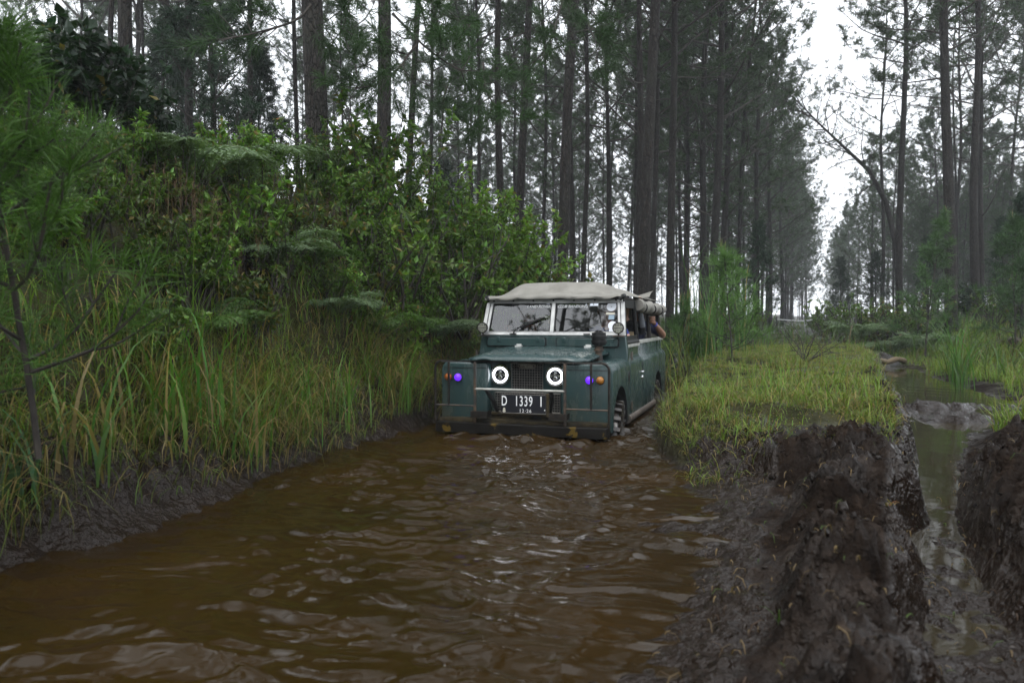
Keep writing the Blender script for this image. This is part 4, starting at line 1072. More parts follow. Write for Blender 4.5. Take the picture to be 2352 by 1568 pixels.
for j in range(7):
    for i in range(7): bm.faces.new((V[j * 8 + i], V[j * 8 + i + 1], V[j * 8 + i + 9], V[j * 8 + i + 8]))
fl = fin("canvas_flap", bm, TM['canvas'], cv); so = fl.modifiers.new("thick", 'SOLIDIFY'); so.thickness = .008
bm = NB(); tb(bm, [(-.73, 1.07, 1.292), (.73, 1.07, 1.292)], .018, 6)
for k in range(7): bx(bm, -.66 + k * .22 - .008, -.66 + k * .22 + .008, 1.045, 1.06, 1.262, 1.29)
for sg in (-1, 1): tb(bm, [(sg * .70, 1.01, 1.275), (sg * .735, 1.02, 1.305), (sg * .74, 1.08, 1.315)], .022, 6)
fin("roof_front_bar", bm, TM['gasket'])

# --- wheels: lugged tyres
def wheel(x, y, z, steer):
    w = empty("wheel", (x, y, z + GZ), (0, 0, steer), truck)
    R, W = .385, .105
    bm = NB(); prof = [(-W, .22), (-W, .30), (-W * .95, R - .05), (-W * .78, R - .022), (0, R - .016), (W * .78, R - .022), (W * .95, R - .05), (W, .30), (W, .22)]
    lathe(bm, (0, 0, 0), (1, 0, 0), prof, 44)
    n = 22
    for k in range(n):
        for sgn in (-1, 1):
            a = 2 * math.pi * (k + (.5 if sgn > 0 else 0)) / n; da = .085
            pts = []
            for rr_ in (R - .03, R + .020):
                for (xx, aa) in ((sgn * .004, a - da), (sgn * W * 1.04, a - da * .75), (sgn * W * 1.04, a + da * .55), (sgn * .004, a + da * .15)):
                    r2 = rr_ - (.016 if abs(xx) > .05 else 0); pts.append(bm.verts.new((xx, r2 * math.cos(aa), r2 * math.sin(aa))))
            for f in ((0, 1, 2, 3), (7, 6, 5, 4), (0, 4, 5, 1), (1, 5, 6, 2), (2, 6, 7, 3), (3, 7, 4, 0)): bm.faces.new([pts[i] for i in f])
    for v in bm.verts: v.co.z -= GZ
    fin("tyre", bm, TM['rubber'], w, bevel=.005)
    bm = NB(); sgx = 1 if x > 0 else -1
    lathe(bm, (0, 0, 0), (sgx, 0, 0), [(-.08, .22), (.09, .225), (.095, .20), (.05, .17), (.045, .08), (.08, .06), (.10, .045)], 28)
    for v in bm.verts: v.co.z -= GZ
    fin("rim", bm, TM['rim'], w)
for x, y, st in ((-.69, .42, .10), (.735, .42, .10), (-.69, 3.17, 0), (.71, 3.17, 0)): wheel(x, y, -.085, st)
# ---------------------------------------------------------------- the people in the vehicle
SKIN = simple("skin", (0.22, 0.105, 0.062), (0.28, 0.14, 0.085), 0.5, scale=14)
SKINL = simple("light_skin", (0.46, 0.26, 0.19), (0.52, 0.31, 0.23), 0.5, scale=14)
HAIR = simple("black_hair", (0.006, 0.005, 0.005), None, 0.45)
def cloth(nm, c): return simple(nm, tuple(v * .8 for v in c), c, 0.85, scale=10, bmp=.3, bscale=30, spec=.2)
NAVY = cloth("navy_cloth", (0.016, 0.02, 0.05)); GREY = cloth("grey_cloth", (0.17, 0.18, 0.20)); BLUE = cloth("blue_cloth", (0.03, 0.05, 0.22)); DARKC = cloth("charcoal_cloth", (0.014, 0.014, 0.017))
BAND = simple("blue_band", (0.02, 0.09, 0.6), None, 0.5)
def skin_chain(verts, edges, radii, root, levels=2):
    me = bpy.data.meshes.new("skeleton"); me.from_pydata([tuple(v) for v in verts], edges, [])
    o = bpy.data.objects.new("skeleton", me); COL.objects.link(o)
    m = o.modifiers.new("skin", 'SKIN'); m.use_smooth_shade = True
    for i, r in enumerate(radii): me.skin_vertices[0].data[i].radius = (r, r) if not hasattr(r, '__len__') else r
    me.skin_vertices[0].data[root].use_root = True
    s = o.modifiers.new("sub", 'SUBSURF'); s.levels = levels; s.render_levels = levels
    dg = bpy.context.evaluated_depsgraph_get(); dg.update()
    out = bpy.data.meshes.new_from_object(o.evaluated_get(dg)); bpy.data.objects.remove(o)
    return out
def person(J, mats, label, hair=True, grip=None, band=None, sleeve=True, short=False):
    """J: joints in truck axes. One continuous body; hair and the wristband are its children"""
    W = {k: np.array(TW(*v)) for k, v in J.items()}
    names, verts, edges, rad = [], [], [], []
    def add(n, p, r): names.append(n); verts.append(p); rad.append(r); return len(verts) - 1
    pel = add('shirt', W['pelvis'], (.15, .12)); sp = add('shirt', (W['pelvis'] + W['chest']) / 2, (.145, .11)); ch = add('shirt', W['chest'], (.16, .115))
    up = W['neck'] - (W['neck'] - W['chest']) * .25
    nk0 = add('shirt', up, (.10, .08)); nk = add('skin', W['neck'], .055); hd0 = add('skin', W['neck'] * .55 + W['head'] * .45, .062); hd = add('skin', W['head'], (.085, .098))
    tp = add('skin', W['head'] + (W['head'] - W['neck']) * .38, (.070, .085))
    edges += [(pel, sp), (sp, ch), (ch, nk0), (nk0, nk), (nk, hd0), (hd0, hd), (hd, tp)]
    for s in ('l', 'r'):
        sh = add('shirt', W['sh_' + s], .065); e0 = add('shirt', W['sh_' + s] * .5 + W['el_' + s] * .5, .052); el = add('skin' if short else 'shirt', W['el_' + s], .045)
        f0 = add('skin' if short else 'sleeve', W['el_' + s] * .55 + W['ha_' + s] * .45, .040); wr = add('skin' if short else 'sleeve', W['el_' + s] * .15 + W['ha_' + s] * .85, .028); ha = add('skin', W['ha_' + s], (.040, .024))
        edges += [(nk0, sh), (sh, e0), (e0, el), (el, f0), (f0, wr), (wr, ha)]
        hp = add('trouser', W['hip_' + s], .085); kn = add('trouser', W['kn_' + s], .062); an = add('trouser', W['an_' + s], .045)
        edges += [(pel, hp), (hp, kn), (kn, an)]
    me = skin_chain(verts, edges, rad, pel)
    bm = bmesh.new(); bm.from_mesh(me)
    order = ['shirt', 'sleeve', 'skin', 'trouser']
    A = np.array(verts)
    for f in bm.faces:
        c = np.array(f.calc_center_median()); best = None
        for (i, j) in edges:
            a, b = A[i], A[j]; t = np.clip(np.dot(c - a, b - a) / max(np.dot(b - a, b - a), 1e-9), 0, 1); d = np.linalg.norm(c - a - t * (b - a))
            if best is None or d < best[0]: best = (d, names[j] if t > .5 else names[i])
        f.material_index = order.index(best[1]); f.smooth = True
    # fingers closed round what the hand holds
    def finger(path, r):
        V, q = tube_np(np.array(path), r, 6); vs = [bm.verts.new(v) for v in V]
        for fq in q:
            ff = bm.faces.new([vs[i] for i in fq]); ff.material_index = 2; ff.smooth = True
        bm.faces.new(vs[-6:]).material_index = 2
    for s in ('l', 'r'):
        h = W['ha_' + s]; e = W['el_' + s]; d = norm(h - e)
        if grip and s in grip:
            ax = np.array([0, 0, 1.0]) if grip[s] == 'post' else np.array(TW(0, 1, 0)) - np.array(TW(0, 0, 0)); c = h + d * .03
            u = norm(np.cross(ax, d)); w = norm(np.cross(u, ax))
            for k in range(4):
                off = ax * (.034 - .0225 * k); R = .040 - .002 * abs(k - 1)
                finger([c + off + R * (-math.cos(a) * w + math.sin(a) * u) for a in np.linspace(.25, 3.6 - .2 * k * .5, 7)], [.0115, .0118, .0115, .011, .0105, .0098, .007])
            finger([c - u * .012 + ax * .03 - w * .03, c - u * .040 + ax * .040, c - u * .035 + w * .03 + ax * .045], [.014, .0125, .009])
        else:
            u = norm(np.cross(d, np.array([0, 0, 1.0])) + 1e-6); n2 = np.cross(u, d)
            for k in range(4):
                b = h + u * (.03 - .02 * k); L = (.070, .080, .075, .058)[k]
                finger([b, b + d * L * .5, b + d * L * .8 - n2 * L * .35, b + d * L * .85 - n2 * L * .7], [.0105, .010, .009, .007])
            finger([h + u * .03 - d * .02, h + u * .055 + d * .015, h + u * .055 + d * .045], [.012, .011, .008])
    # face
    fw = norm(np.array(TW(*J['look'])) - W['head']); upv = norm(W['head'] - W['neck']); rt = norm(np.cross(fw, upv)); upv = np.cross(rt, fw)
    hc = W['head'] + upv * .02
    def blob(c, r, mi):
        g = bmesh.ops.create_icosphere(bm, subdivisions=2, radius=1.0)
        for v in g['verts']:
            q = np.array(v.co); v.co = Vector(c + rt * q[0] * r[0] + fw * q[1] * r[1] + upv * q[2] * r[2])
        for v in g['verts']:
            for f in v.link_faces: f.material_index = mi; f.smooth = True
    blob(hc + fw * .088 - upv * .012, (.015, .020, .024), 2)
    for sx in (-1, 1): blob(hc + rt * sx * .086 - upv * .01, (.012, .018, .030), 2); blob(hc + rt * sx * .033 + fw * .078 + upv * .014, (.014, .008, .007), 4); blob(hc + rt * sx * .033 + fw * .076 + upv * .032, (.018, .008, .004), 4)
    blob(hc + fw * .078 - upv * .052, (.024, .010, .006), 5)
    out = bpy.data.meshes.new("person"); bm.to_mesh(out); bm.free(); bpy.data.meshes.remove(me)
    for k in order: out.materials.append(mats[k])
    out.materials.append(HAIR); out.materials.append(simple("lip", (0.20, 0.07, 0.055), None, .5))
    base = Vector(tuple(W['pelvis'] - np.array([0, 0, .12])))
    out.transform(Matrix.Translation(-base))
    o = link("person", out, loc=base); tag(o, label, "person", "people riding in the vehicle")
    if hair:
        bm = bmesh.new(); g = bmesh.ops.create_icosphere(bm, subdivisions=3, radius=1.0)
        for v in list(bm.verts):
            q = np.array(v.co)
            if q[1] > .35 and q[2] < .55 or q[2] < -.55: bm.verts.remove(v)
        for v in bm.verts:
            q = np.array(v.co); q = q * (1 + .05 * math.sin(q[0] * 19 + q[1] * 13 + q[2] * 11))
            v.co = Vector(hc - fw * .010 + upv * .030 + rt * q[0] * .094 + fw * q[1] * .108 + upv * q[2] * .098) - base
        hm = bpy.data.meshes.new("hair"); bm.to_mesh(hm); bm.free(); hm.materials.append(HAIR)
        for p in hm.polygons: p.use_smooth = True
        link("hair", hm, o)
    if band:
        h, e = W['ha_' + band], W['el_' + band]; d = norm(h - e); c = e * .18 + h * .82
        V, q = tube_np(np.array([c - d * .012, c + d * .012]), .036, 14); link("wristband", mesh_np("wristband", V - np.array(base), quads=q, mats=[BAND], smooth=True), o)
    return o
def seated(x, y, z, head_dy=-.03, **kw):
    J = dict(pelvis=(x, y, z + .10), chest=(x, y - .01, z + .38), neck=(x, y - .03, z + .54), head=(x, y - .045 + head_dy, z + .69), look=(x, y - 3, z + .62),
             sh_l=(x - .19, y - .01, z + .46), sh_r=(x + .19, y - .01, z + .46), el_l=(x - .24, y - .10, z + .20), el_r=(x + .24, y - .10, z + .20), ha_l=(x - .16, y - .32, z + .14), ha_r=(x + .16, y - .32, z + .14),
             hip_l=(x - .10, y - .06, z + .08), hip_r=(x + .10, y - .06, z + .08), kn_l=(x - .12, y - .46, z + .10), kn_r=(x + .12, y - .46, z + .10), an_l=(x - .12, y - .46, z - .30), an_r=(x + .12, y - .46, z - .30))
    J.update(kw); return J
person(seated(.50, 3.20, .52, sh_r=(.70, 3.22, .98), el_r=(.885, 3.30, .86), ha_r=(.775, 2.955, 1.055), head=(.60, 3.06, 1.19), neck=(.55, 3.14, 1.05), look=(.95, 0, 1.1)),
       dict(shirt=NAVY, sleeve=NAVY, skin=SKIN, trouser=DARKC), "person in a navy shirt with a blue wristband gripping the black roof post", grip={'r': 'post'}, band='r', short=True)
person(seated(.48, 2.62, .52, sh_r=(.63, 2.60, 1.00), el_r=(.715, 2.58, .905), ha_r=(.69, 2.42, 1.27)),
       dict(shirt=DARKC, sleeve=GREY, skin=SKINL, trouser=DARKC), "person with a long grey sleeve reaching up to the roof rail", grip={'r': 'rail'})
person(seated(.46, 1.62, .46, el_r=(.70, 1.52, .86), ha_r=(.66, 1.25, .87), sh_r=(.64, 1.60, .95)),
       dict(shirt=BLUE, sleeve=SKINL, skin=SKINL, trouser=DARKC), "person in a blue short sleeved shirt in the front passenger seat", short=True)
person(seated(-.45, 1.62, .46, ha_l=(-.58, 1.25, .95), ha_r=(-.28, 1.25, .95)),
       dict(shirt=DARKC, sleeve=DARKC, skin=SKIN, trouser=DARKC), "person at the steering wheel behind the windscreen", grip={'l': 'rail', 'r': 'rail'})
# ---------------------------------------------------------------- pines that can be told apart (columns and distances as seen ahead)
pine(305, 12.0, 42, 1, "thick pine with reddish flecked bark rising behind the dark large-leaved shrub", 0, sides=18)
pine(735, 10.6, 64, 3, "thickest pine trunk, deeply furrowed, above the bushes on the left bank", -8, sides=22)
pine(880, 13.5, 44, 3, "pine with mossy brown trunk just right of the thickest trunk", 0, sides=18)
pine(437, 17.0, 27, 0, "dark straight pine behind the pale fern, in front of a dense young pine", 10)
pine(577, 18.0, 19, 1, "slim straight black pine beside the dense young pine", -2)
pine(265, 15, 18, 4, "slim dark pine half hidden by the dark large-leaved shrub", 0)
pine(342, 22, 12, 0, "thin pine, straighter one of a close pair beside the reddish trunk", 0)
pine(354, 22, 13, 4, "thin curved pine, bending one of a close pair beside the reddish trunk", 30)
pine(690, 17, 15, 2, "thin pine showing just beside the thickest trunk", -4)
pine(932, 17, 21, 1, "slim pine leaning slightly, right of the mossy trunk", 24)
pine(1101, 26, 13, 0, "thin dark pine with a wide fork of bare branches over the lantana bushes", -6)
pine(1156, 17, 22, 3, "straight grey pine, one of two over the yellow-green bushes, standing upright", -10)
pine(1190, 18, 26, 1, "crooked dark pine with a forked top, right of the straight grey pine", 18)
pine(1247, 30, 13, 2, "thin pine forking high up between two thicker trunks", 2)
pine(1284, 15.5, 33, 3, "pine leaning to the right with a light lower trunk, behind the bank end", 36, sides=16)
pine(1313, 24, 18, 0, "upright dark pine close behind the leaning light trunk", 0)
pine(1336, 21, 16, 4, "thin pine leaning right, beside the leaning light trunk", 14)
pine(1402, 26, 15, 4, "thin pine with a bent top between the leaning trunk and the trunk cluster", -18)
pine(1460, 19, 22, 1, "furrowed pine, first of the close cluster above the canvas roof", 8, sides=14)
pine(1476, 16.5, 36, 3, "widest furrowed pine standing directly above the canvas roof", 16, sides=18)
pine(1500, 22, 18, 0, "pine pressed close behind the widest trunk above the canvas roof", 0)
pine(1537, 20, 25, 1, "straight pine with long bare side branches right of the canvas roof cluster", 4, sides=14)
pine(1572, 31, 14, 2, "slim hazy pine between the straight pine and the reed clump", 2)
pine(1612, 27, 22, 2, "dark pine in the trunk group behind the tall reeds, left one", 8)
pine(1640, 25, 26, 4, "dark thick pine in the trunk group behind the tall reeds, middle one", 4)
pine(1662, 29, 20, 0, "dark pine in the trunk group behind the tall reeds, right one", -4)
pine(1688, 31, 15, 2, "thin leaning pine past the trunk group behind the reeds", 34)
pine(1735, 38, 16, 0, "hazy pine with drooping boughs at the left edge of the clearing", 2)
pine(1768, 47, 13, 2, "paler hazy pine next along the left edge of the clearing", 0)
pine(1795, 58, 11, 0, "faint hazy pine far along the left edge of the clearing", 0)
pine(2024, 40, 12, 3, "thin upright pine behind the curved leaning tree on the right", 0)
pine(2066, 30, 22, 3, "straight pine standing beside the curved leaning tree on the right", -8, az=2.0)
pine(2184, 23, 33, 1, "thick dark pine with long side boughs right of the clearing", -24, sides=16, az=.6)
pine(2243, 27, 25, 3, "dark pine with a slight bend, right of the thick dark pine", -24, az=1.4)
pine(2252, 31, 15, 4, "slim pine tucked close behind the bending pine on the right", -6)

# ---- the pines behind, more alike: rows left of the clearing, the hazy slope on the right
rr_ = np.random.default_rng(77); GROUPS = [("row of pines left of the clearing", "hazy row pine"), ("row of pines right of the clearing", "hazy roadside pine")]
def stand(n, px0, px1, d0, d1, w0, w1, label, group, vs, s=(.85, 1.15), cond=None, sep=1.3):
    k = 0; t = 0; GROUPS.append((group, label))
    while k < n and t < n * 40:
        t += 1; d = math.sqrt(rr_.uniform(d0 * d0, d1 * d1)); px = rr_.uniform(px0, px1)
        if cond and not cond(px, d): continue
        x = pxx(px, d)
        if any((x - a) ** 2 + (d - b) ** 2 < sep ** 2 for a, b in TREES): continue
        w = rr_.uniform(w0, w1)
        pine(px, d, w / d * 1750, int(rr_.choice(vs)), label, rr_.normal(0, 14), rr_.normal(0, .015), s=rr_.uniform(*s), group=group, trunk_share=True); k += 1
def open_gap(px, d):           # keep the clearing along the track open
    x = pxx(px, d); a = I(T_XL, d) - 2.0; b = I(T_RR, d) + 3.2
    return x < a or x > b
stand(26, 960, 1730, 26, 58, .16, .30, "slender dark pine", "pines in the stand behind the vehicle", [0, 1, 1, 2, 3, 4], cond=open_gap, sep=2.0)
stand(36, 1000, 1850, 58, 105, .18, .30, "far hazy pine", "hazy pines deep behind the vehicle", [2, 5, 5, 6, 6], cond=lambda p, d: open_gap(p, d), sep=2.6)
stand(24, -60, 960, 26, 60, .14, .28, "slim background pine", "pines far behind the left bank", [0, 1, 1, 3, 4], sep=2.4)
for d in np.linspace(36, 130, 22):          # the wall of pines that closes the left side of the clearing
    x = float(I(T_XL, d)) - 2.2 - rr_.uniform(0, 1.8); pine(x / d * 1750 + 1176, d, .24 / d * 1750, int(rr_.choice([0, 2, 5, 6])), "tall hazy pine in the row along the left side of the clearing", rr_.normal(0, 8), 0, s=rr_.uniform(.85, 1.1), group="row of pines left of the clearing", trunk_share=True)
for d in np.linspace(46, 140, 18):          # and the right side
    x = float(I(T_RR, d)) + 3.6 - .035 * d + rr_.uniform(0, 2.2); pine(x / d * 1750 + 1176, d, .24 / d * 1750, int(rr_.choice([5, 6])), "hazy pine in the row along the right side of the clearing", rr_.normal(0, 8), 0, s=rr_.uniform(.62, .85), group="row of pines right of the clearing", trunk_share=True)
stand(58, 1930, 2400, 46, 95, .2, .3, "pale slope pine", "hazy pines on the right slope", [5, 6, 6], s=(.55, .82), cond=lambda p, d: pxx(p, d) > I(T_RR, d) + 5, sep=2.3)
stand(7, 2000, 2480, 34, 48, .16, .25, "grey pine before the slope", "pines before the right slope", [1, 3], cond=lambda p, d: pxx(p, d) > I(T_RR, d) + 5, sep=2.5)
stand(24, 980, 1850, 46, 92, .16, .24, "short hazy young pine", "short hazy pines under the far stand", [5, 6], s=(.30, .46), cond=open_gap, sep=2.0)
stand(26, 1930, 2400, 38, 80, .16, .24, "short grey young pine", "short grey pines on the right slope", [5, 6], s=(.28, .46), cond=lambda p, d: pxx(p, d) > I(T_RR, d) + 5, sep=2.0)
# pines behind the viewer, which the windscreen mirrors
for x, y, v, lb_ in ((-8.1, -4.4, 1, "sparse pine behind the viewer mirrored in the windscreen's driver side"), (-5.9, -3.9, 3, "nearest pine behind the viewer mirrored in the windscreen"), (-1.5, -11, 3, "pine behind the viewer at the bank foot"), (2.6, -12, 0, "bushy pine straight behind the viewer"), (7, -9, 1, "pine behind the viewer on the mud ridge side")):
    z = float(ground_z(np.array([float(x)]), np.array([-6.0]))[0])
    e = tag(empty("pine_tree", (x, y, z - .1)), lb_, "pine tree", "pines mirrored in the windscreen")
    e.scale = (.72,) * 3 if v == 3 or x < -8 else (1, 1, 1); link("trunk", trunk_mesh(18, .2, CROWNS[v][1], 8, 14), e); link("crown", CROWNS[v][0], e)

def spread_labels():
    """name each of the alike pines by its place between two pines that are easy to find"""
    refs = [(-400, "left edge"), (305, "reddish flecked trunk"), (437, "dark straight pine"), (577, "slim black pine"), (735, "thickest trunk"), (880, "mossy trunk"), (1101, "thin forked pine"), (1190, "crooked pine"), (1284, "leaning light trunk"), (1402, "bent-topped pine"), (1473, "trunk above the canvas roof"), (1537, "side-branched pine"), (1640, "trunk group by the reeds"), (1735, "sky gap's left edge"), (1860, "sky gap"), (2066, "curved tree"), (2184, "thick dark right-hand pine"), (2243, "bending pine"), (2800, "right edge")]
    nth = ["first", "second", "third", "fourth", "fifth", "sixth", "seventh", "eighth", "ninth", "tenth", "eleventh", "twelfth", "thirteenth", "fourteenth", "fifteenth", "sixteenth", "seventeenth", "eighteenth", "nineteenth", "twentieth"] + ["twenty-" + a for a in ("first", "second", "third", "fourth", "fifth", "sixth", "seventh", "eighth", "ninth")] + ["thirtieth"]
    for g, adj in GROUPS:
        L_ = sorted((o for o in COL.objects if o.parent is None and o.get('group') == g), key=lambda o: o.location.x / o.location.y)
        cnt = {}
        for o in L_:
            px = o.location.x / o.location.y * 1750 + 1176
            k = max(i for i in range(len(refs) - 1) if px >= refs[i][0] or i == 0); n = cnt.get(k, 0); cnt[k] = n + 1
            o['label'] = f"{adj}, {nth[min(n, 29)]} right of the {refs[k][1]}"
spread_labels()

# ---- the curved leaning tree on the right
def leaning_tree():
    d = 31.0; x0 = pxx(2070, d); z0 = float(ground_z(np.array([x0]), np.array([d]))[0]) - .1
    pts = [(2070, 660), (2062, 560), (2044, 460), (2010, 385), (1960, 330), (1905, 270), (1850, 205)]
    P = np.array([(pxx(px, d) - x0, 0.25 * i, CAM_Z + (738 - py) / 1750 * d - z0) for i, (px, py) in enumerate(pts)]); P[0, 2] = 0
    e = tag(empty("leaning_tree", (x0, d, z0)), "curved slender tree leaning left across the clearing with thin sparse boughs", "tree")
    V, q = tube_np(P, np.array([.135, .12, .105, .085, .06, .04, .018]), 8); link("trunk", mesh_np("trunk", V, quads=q, mats=[M['bark']], smooth=True), e)
    acc = Acc(); rg = np.random.default_rng(9); TP, TD = [], []
    for k in range(26):
        s = 2.6 + 3.3 * k / 26; i = int(s); p = P[i] + (P[min(i + 1, 6)] - P[i]) * (s - i); dd = norm(P[min(i + 1, 6)] - P[i])
        sp = bent_path(p, dd * .7 + rg.normal(0, .7, 3), rg.uniform(.8, 2.4), 6, rg, up=.3, wob=.2); V, q = tube_np(sp, np.linspace(.028, .008, 7), 4); acc.add(V, quads=q, mi=1)
        for j in range(5):
            a = sp[rg.integers(2, 7)]; s2 = bent_path(a, rg.normal(0, .6, 3) + dd * .4, rg.uniform(.4, .9), 3, rg, wob=.25); V, q = tube_np(s2, np.linspace(.012, .006, 4), 3); acc.add(V, quads=q, mi=1); TP.append(s2[1:]); TD.append(norm(np.diff(s2, axis=0)))
    needle_tufts(acc, np.concatenate(TP), np.concatenate(TD), 8, .22, .020, NEEDLE, rg)
    link("crown", acc.mesh("crown", [M['needle'], M['twig']]), e)
leaning_tree()

# ---- dense young pines with foliage to the ground
YC = pine_crown_mesh(200, 9.0, .8, 1.9, 44, 0, 6, 7, 14, .22, .018, (.012, .030, .013), .08, conical=True)
YT = trunk_mesh(9, .09, 200, 8, 16, .08)
def dense_young(px, d, s, label, group="dense young pines", dz=0):
    x = pxx(px, d); z = float(ground_z(np.array([x]), np.array([d]))[0]) - .05 + dz; e = tag(empty("young_pine", (x, d, z), (0, 0, random.uniform(0, 6))), label, "young pine", group)
    link("trunk", YT, e, scale=s); link("crown", YC, e, scale=s)
dense_young(495, 15.0, .92, "dense dark young pine standing behind the pale fern on the left bank")
dense_young(395, 21, .9, "dense young pine in shade behind the thin curved pair")
dense_young(600, 19, .75, "dense young pine with a low bushy crown left of the thickest trunk")
dense_young(1020, 30, .7, "young pine in the gap beyond the lantana bushes")
dense_young(1742, 24, .42, "bushy dark young pine at the foot of the trunk group behind the reeds")
dense_young(2300, 24, .38, "dark bushy young pine on the right behind the tall grass clump")
dense_young(2345, 17, .36, "young pine at the right edge of the view")
dense_young(2130, 26, .36, "young pine with a pointed top left of the thick dark pine", )
dense_young(2010, 34, .42, "bushy young pine in the hazy hedge right of the clearing")
dense_young(1930, 42, .5, "hazy young pine at the far end of the hedge")

# ---- bright young pines with long needles
def sapling(px, d, seed, H, label, z=None, rotz=0.0, **kw):
    (n_, t_), cand = young_pine_meshes(seed, H, **kw); x = pxx(px, d)
    if z is None: z = float(ground_z(np.array([x]), np.array([d]))[0]) - .03
    e = tag(empty("pine_sapling", (x, d, z), (0, 0, rotz)), label, "pine sapling", "bright young pines")
    link("needles", n_, e); link("trunk", t_, e)
    for c in cand: link("shoot", c, e)
sapling(85, 3.05, 400, 1.55, "blurred bright green pine sapling with upright tan shoots at the left edge", z=.55, t0=.18, nb=20, Lb=.42, nn=17, ln=.19, wd=.0035, col=(.045, .105, .012), tufts=6, candles=6)
sapling(1683, 12.2, 401, 1.75, "bright green pine sapling beside the grass behind the vehicle", nb=22, Lb=.6, nn=13, ln=.19, wd=.0055, col=(.065, .14, .026), tufts=5, candles=3)
sapling(1565, 14.5, 402, 1.6, "fluffy pine sapling partly behind the reeds near the canvas roof", nb=18, Lb=.55, nn=13, ln=.2, wd=.006, col=(.045, .105, .02), tufts=5)
sapling(2125, 18.5, 404, 3.4, "airy young pine with light green needles in front of the thick dark right-hand pine", nb=24, Lb=.9, nn=13, ln=.22, wd=.010, col=(.04, .085, .024), tufts=5, candles=2)
sapling(2335, 15.0, 405, 2.6, "young pine with long needles at the right edge", nb=22, Lb=.8, nn=13, ln=.22, wd=.009, col=(.03, .065, .02), tufts=5, candles=1)
# drooping green boughs out of focus at the top
def hanging_bough(px, py, d, L, label):
    rg = np.random.default_rng(int(px)); acc = Acc(); TP, TD = [], []
    p0 = np.array([0, 0, 0.0]); main = bent_path(p0, (rg.uniform(-.5, .5), -.3, -.75), L, 7, rg, up=.9, wob=.1); V, q = tube_np(main, np.linspace(.018, .006, 8), 5); acc.add(V, quads=q, mi=1)
    for j in range(15):
        i = rg.integers(1, 7); s2 = bent_path(main[i], rg.normal(0, .6, 3) + (main[i + 1] - main[i]) * 4, rg.uniform(.25, .7), 4, rg, up=.7, wob=.18); V, q = tube_np(s2, np.linspace(.008, .004, 5), 3); acc.add(V, quads=q, mi=1)
        TP += [s2[2:], s2[3:]]; TD += [norm(np.diff(s2, axis=0))[1:], norm(np.diff(s2, axis=0))[2:]]
    needle_tufts(acc, np.concatenate([a[:len(b)] for a, b in zip(TP, TD)]), np.concatenate(TD), 26, .2, .006, (.022, .058, .010), rg, spread=.9)
    me = acc.mesh("bough", [M['needle'], M['twig']]); return me
for px, py, d, L, host in ((830, -60, 9.5, 1.5, 0), (905, 40, 9.8, 1.5, 0), (980, -30, 10, 1.6, 0), (1110, 150, 10.5, 1.3, 0), (1030, 200, 11, 1.2, 0), (1290, -10, 11.5, 1.5, 0), (1350, 60, 12, 1.2, 0), (960, 110, 9.5, 1.4, 0), (720, 20, 9, 1.3, 0), (20, -40, 5.5, 1.3, 0)):
    me = hanging_bough(px, py, d, L, "")
    host = min((o for o in COL.objects if o.name.startswith("pine_tree") and o.location.y < 20 and o.location.y > 9), key=lambda o: abs(o.location.x - pxx(px, d)) + abs(o.location.y - d))
    bpy.context.view_layer.update()
    o = link("bough", me, host); o.matrix_world = Matrix.Translation((pxx(px, d), d, CAM_Z + (738 - py) / 1750 * d))

# ---------------------------------------------------------------- shrubs on the left bank
S_LANT = [shrub_meshes(500 + k, .62, 1.25, 20, 1900, .085, .05, (.072, .140, .016), flowers=14 if k == 0 else 5) for k in range(3)]
S_TALL = [shrub_meshes(550 + k, .85, 2.1, 34, 5200, .085, .048, ((.066, .130, .014), (.10, .185, .022), (.058, .115, .016))[k], flowers=30 if k == 0 else None) for k in range(3)]
S_BRIGHT = [shrub_meshes(510 + k, .60, 1.1, 20, 1900, .085, .036, (.092, .180, .022)) for k in range(2)]
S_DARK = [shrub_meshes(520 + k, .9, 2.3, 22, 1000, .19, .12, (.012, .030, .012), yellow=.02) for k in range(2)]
S_FINE = [shrub_meshes(530 + k, .75, .95, 22, 2400, .055, .026, (.070, .128, .018)) for k in range(2)]
S_MIX = [shrub_meshes(540 + k, .6, 1.0, 18, 1500, .075, .04, (.058, .098, .016), yellow=.2) for k in range(2)]
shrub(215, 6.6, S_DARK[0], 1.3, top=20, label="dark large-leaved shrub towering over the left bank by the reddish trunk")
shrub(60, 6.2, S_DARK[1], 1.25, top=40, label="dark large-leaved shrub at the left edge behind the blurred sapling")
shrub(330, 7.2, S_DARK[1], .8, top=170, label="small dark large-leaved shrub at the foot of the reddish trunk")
shrub(865, 9.6, S_TALL[0], 1.15, top=225, label="tall leafy bush with small orange flowers before the thickest trunk")
shrub(745, 9.2, S_TALL[2], 1.1, top=265, label="leafy bush reaching up in front of the thickest pine trunk")
shrub(800, 8.8, S_TALL[0], .9, top=330, label="dense mid-green bush on the middle of the bank crest")
shrub(545, 6.6, S_BRIGHT[0], .82, top=400, label="bright green leafy bush below the pale fern on the bank")
shrub(480, 6.0, S_BRIGHT[1], .6, top=520, label="low bright green bush hanging over the bare bank edge")
shrub(1050, 11.0, S_TALL[1], 1.05, top=365, label="yellow-green bush on the bank crest under the thin forked pine")
shrub(965, 10.2, S_TALL[2], .95, top=345, label="bush with dark leaves between the mossy trunk and the yellow-green bush")
shrub(1185, 12.4, S_TALL[1], 1.15, top=440, label="yellow-green bush under the two grey and crooked pines")
shrub(1130, 11.6, S_TALL[1], .95, top=425, label="bush with some yellow leaves left of the crooked pine")
shrub(1238, 13.0, S_MIX[1], .95, top=520, label="rounded bush where the bank meets the canvas roof")
shrub(690, 7.8, S_MIX[0], .75, top=400, label="shaded bush with brownish leaves in the middle of the bank")
shrub(900, 8.6, S_FINE[0], .8, top=450, label="fine-leaved bush low on the bank below the flowering bush")
